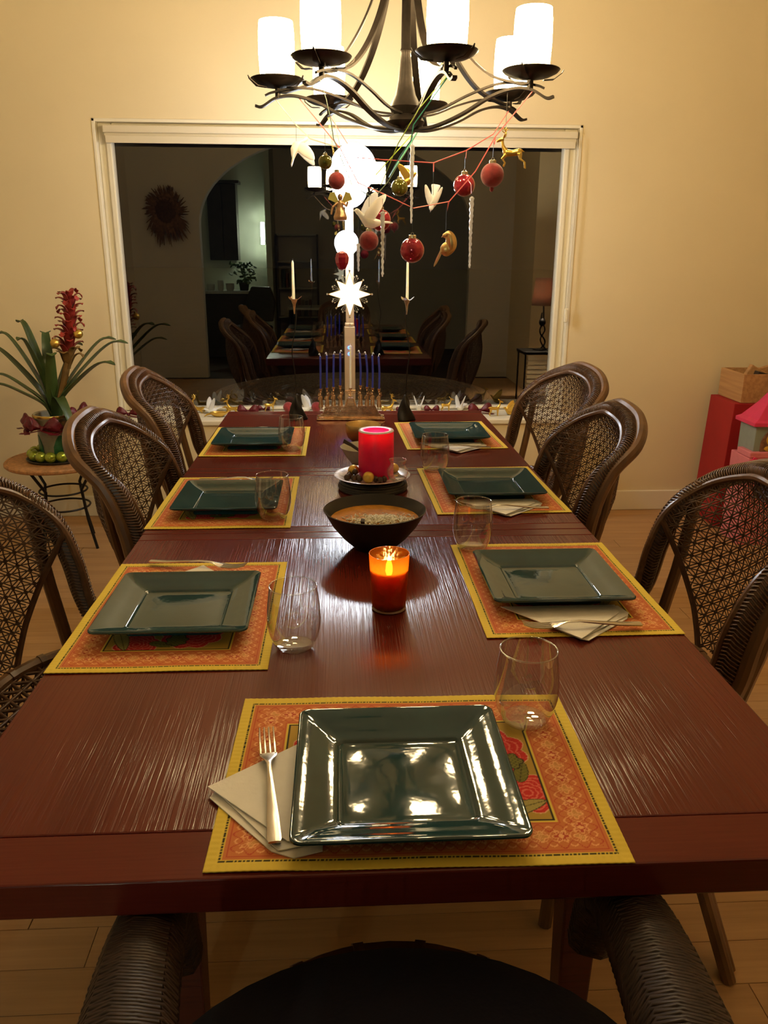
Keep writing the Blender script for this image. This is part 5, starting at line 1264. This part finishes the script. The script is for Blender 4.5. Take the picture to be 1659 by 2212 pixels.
def pbow(k, x, y, z, s, rz, lab):
    bw = bow(lab, PX+x, PY+y, TZ+z, s, rz, 'burgundy bows tied round the flower pot'); return bw
for k, (a, s_) in enumerate([(-2.6, 1.55), (-1.75, 1.6), (-.9, 1.45), (-.1, 1.75)]):
    pbow(k, .118*math.cos(a), .118*math.sin(a), .150+(.03 if k == 3 else 0), s_, a+PI/2, ['burgundy bow on the far left side of the flower pot', 'burgundy bow on the left front of the flower pot', 'burgundy bow on the right front of the flower pot', 'burgundy bow sticking up at the right of the flower pot'][k])
for x, y, z, l in ((.062, -.055, .560, 'small gold ball hanging from a leaf left of the flower stalk'), (.165, -.035, .600, 'small gold ball hanging right of the red flower spike')):
    t = thing('small_gold_bauble', l, 'ornament', (PX+x, PY+y, TZ+z), 0, 'gold balls on the bromeliad')
    b = B(); b.ball((0, 0, 0), .0215, 18, 12); b.build('ball', M['gold_matte'] if x < .1 else M['gold'], t); b = B(); b.lathe([(.006, .020), (.006, .0265), (0, .027)], 12); b.tube([(0, 0, .026), (.002, .006, .045)], .0008, 4); b.build('cap', M['cap'], t)

# ------------------------------------------------------------------ toys by the wall at the right
BX, BYY = 2.045, 3.30
rb = thing('red_box', 'tall plain red box standing by the right hand wall', 'box', (BX+.22, 3.45, 0), -.03)
b = B(); b.loft([[(-.22*k, -.15, z), (.22, -.15, z), (.22, .15, z), (-.22*k, .15, z)] for z, k in ((0, 1.12), (.675, 1.0))]); b.build('body', M['red_card'], rb, smooth=False, bevel=.003)
cr = thing('wooden_crate', 'open pine crate of odds and ends on top of the red box', 'crate', (BX+.235, 3.45, .677), -.03)
for (a, c2, nm) in (((-.20, -.14, 0), (.20, .14, .010), 'bottom_panel'), ((-.20, -.14, .010), (-.19, .14, .148), 'side_panel'), ((.19, -.14, .010), (.20, .14, .148), 'side_panel'), ((-.19, -.14, .010), (.19, -.13, .148), 'end_panel'), ((-.19, .13, .010), (.19, .14, .148), 'end_panel')):
    b = B(); b.span(a, c2); b.build(nm, M['crate'], cr, smooth=False, bevel=.001)
for i, (x, y, z, d, rr_, m_, l) in enumerate([(-.06, .05, .11, (.10, .03, .10), .5, 'crate', 'upright wooden block sticking out of the crate'), (.02, .07, .12, (.12, .025, .09), -.3, 'crate', 'tilted pale board in the back of the crate'), (-.02, -.02, .105, (.14, .05, .06), .25, 'dark_wood', 'dark oblong thing lying at the front of the crate')]):
    b = B(); b.box((0, 0, 0), d, rot=Matrix.Rotation(rr_, 3, 'Y')); tag(b.build('wooden_block', M[m_], loc=(BX+.235+x, 3.45+y, .677+z), smooth=False, bevel=.004), l, 'block')
cs = thing('toy_castle', 'pink and grey toy castle with pointed pink roofs in front of the red box', 'toy', (2.14, 3.08, 0), -.02)
def pointed(cx, z0, w, h, n=7):
    out = [(cx-w/2, z0), (cx+w/2, z0)]
    for i in range(n+1): u = i/n; out.append((cx+w/2*(1-u**1.6), z0+h*.45+h*.55*u))
    for i in range(1, n+1): u = 1-i/n; out.append((cx-w/2*(1-u**1.6), z0+h*.45+h*.55*u))
    return out
yz = lambda u, v, w_: (u, w_, v)
b = B(); b.span((-.135, -.07, 0), (.22, .13, .455)); b.box((-.085, -.0, .470), (.10, .14, .03)); b.build('lower_wall', M['pink'], cs, smooth=False, bevel=.005)
b = B(); b.span((-.110, -.045, .455), (.055, .12, .625)); b.build('tower', M['toy_grey'], cs, smooth=False, bevel=.003)
b = B(); b.loft([[(-.132*k+ox, -.068*k2, z), (.075*k+ox2, -.068*k2, z), (.075*k+ox2, .14*k2, z), (-.132*k+ox, .14*k2, z)] for k, k2, z, ox, ox2 in ((1, 1, .612, 0, 0), (1, 1, .630, 0, 0), (.86, .86, .642, 0, 0), (.42, .45, .715, -.012, -.012), (.13, .13, .775, -.024, -.024), (.10, .1, .795, -.025, -.025))]); b.build('roof', M['hot_pink'], cs, smooth=False, bevel=.002)
b = B(); b.lathe([(0, .79), (.008, .79), (.010, .80), (.006, .806), (.013, .815), (.013, .822), (.004, .83), (0, .845)], 10, (-.026, .0, 0)); b.build('finial', M['hot_pink'], cs)
b = B(); b.prism(pointed(-.008, .672, .020, .040), -.058, -.035, yz); b.build('dormer_window', M['toy_grey'], cs, smooth=False)
b = B(); b.prism(pointed(-.028, .462, .102, .145), -.052, -.044, yz); b.build('arched_window', M['toy_brown'], cs, smooth=False)
b = B(); b.prism([(-.028+.026*math.cos(a), .545+.030*math.sin(a)) for a in np.linspace(0, 2*PI, 17)[:-1]], -.055, -.050, yz)
b.prism([(-.028+.032*math.cos(a), .50+.014*math.sin(a)) for a in np.linspace(0, 2*PI, 17)[:-1]], -.054, -.050, yz); b.build('stained_pane', M['toy_yellow'], cs, smooth=False)
b = B(); b.prism(pointed(-.045, .25, .092, .150), -.075, -.066, yz); b.build('left_door', M['toy_dark'], cs, smooth=False)
b = B(); b.prism(pointed(-.030, .25, .052, .140), -.080, -.070, yz); b.build('open_door', M['toy_blue'], cs, smooth=False)
b = B(); b.prism(pointed(.09, .20, .14, .185), -.075, -.066, yz); b.build('right_door', M['toy_dark'], cs, smooth=False)
b = B(); b.bar(catmull([(-.120, -.075, .452), (-.06, -.078, .425), (.0, -.078, .428), (.055, -.075, .455)], 5), .026, .008, (0, 0, 1)); b.bar([(-.120, -.076, .45), (-.118, -.078, .41), (-.120, -.076, .37)], [.012, .016, .010], .008, (1, 0, 0)); b.build('banner', M['hot_pink'], cs)
b = B(); b.span((.06, -.05, .455), (.22, .12, .505)); b.build('upper_wall', M['pink'], cs, smooth=False, bevel=.004)
b = B(); b.span((.075, -.02, .505), (.19, .10, .80)); b.build('tall_tower', M['toy_grey'], cs, smooth=False, bevel=.003)
b = B(); b.loft([[(.132-k*.085, .04-k*.085, z), (.132+k*.085, .04-k*.085, z), (.132+k*.085, .04+k*.085, z), (.132-k*.085, .04+k*.085, z)] for k, z in ((1, .79), (1, .81), (.8, .82), (.1, 1.0))]); b.build('tall_roof', M['hot_pink'], cs, smooth=False)
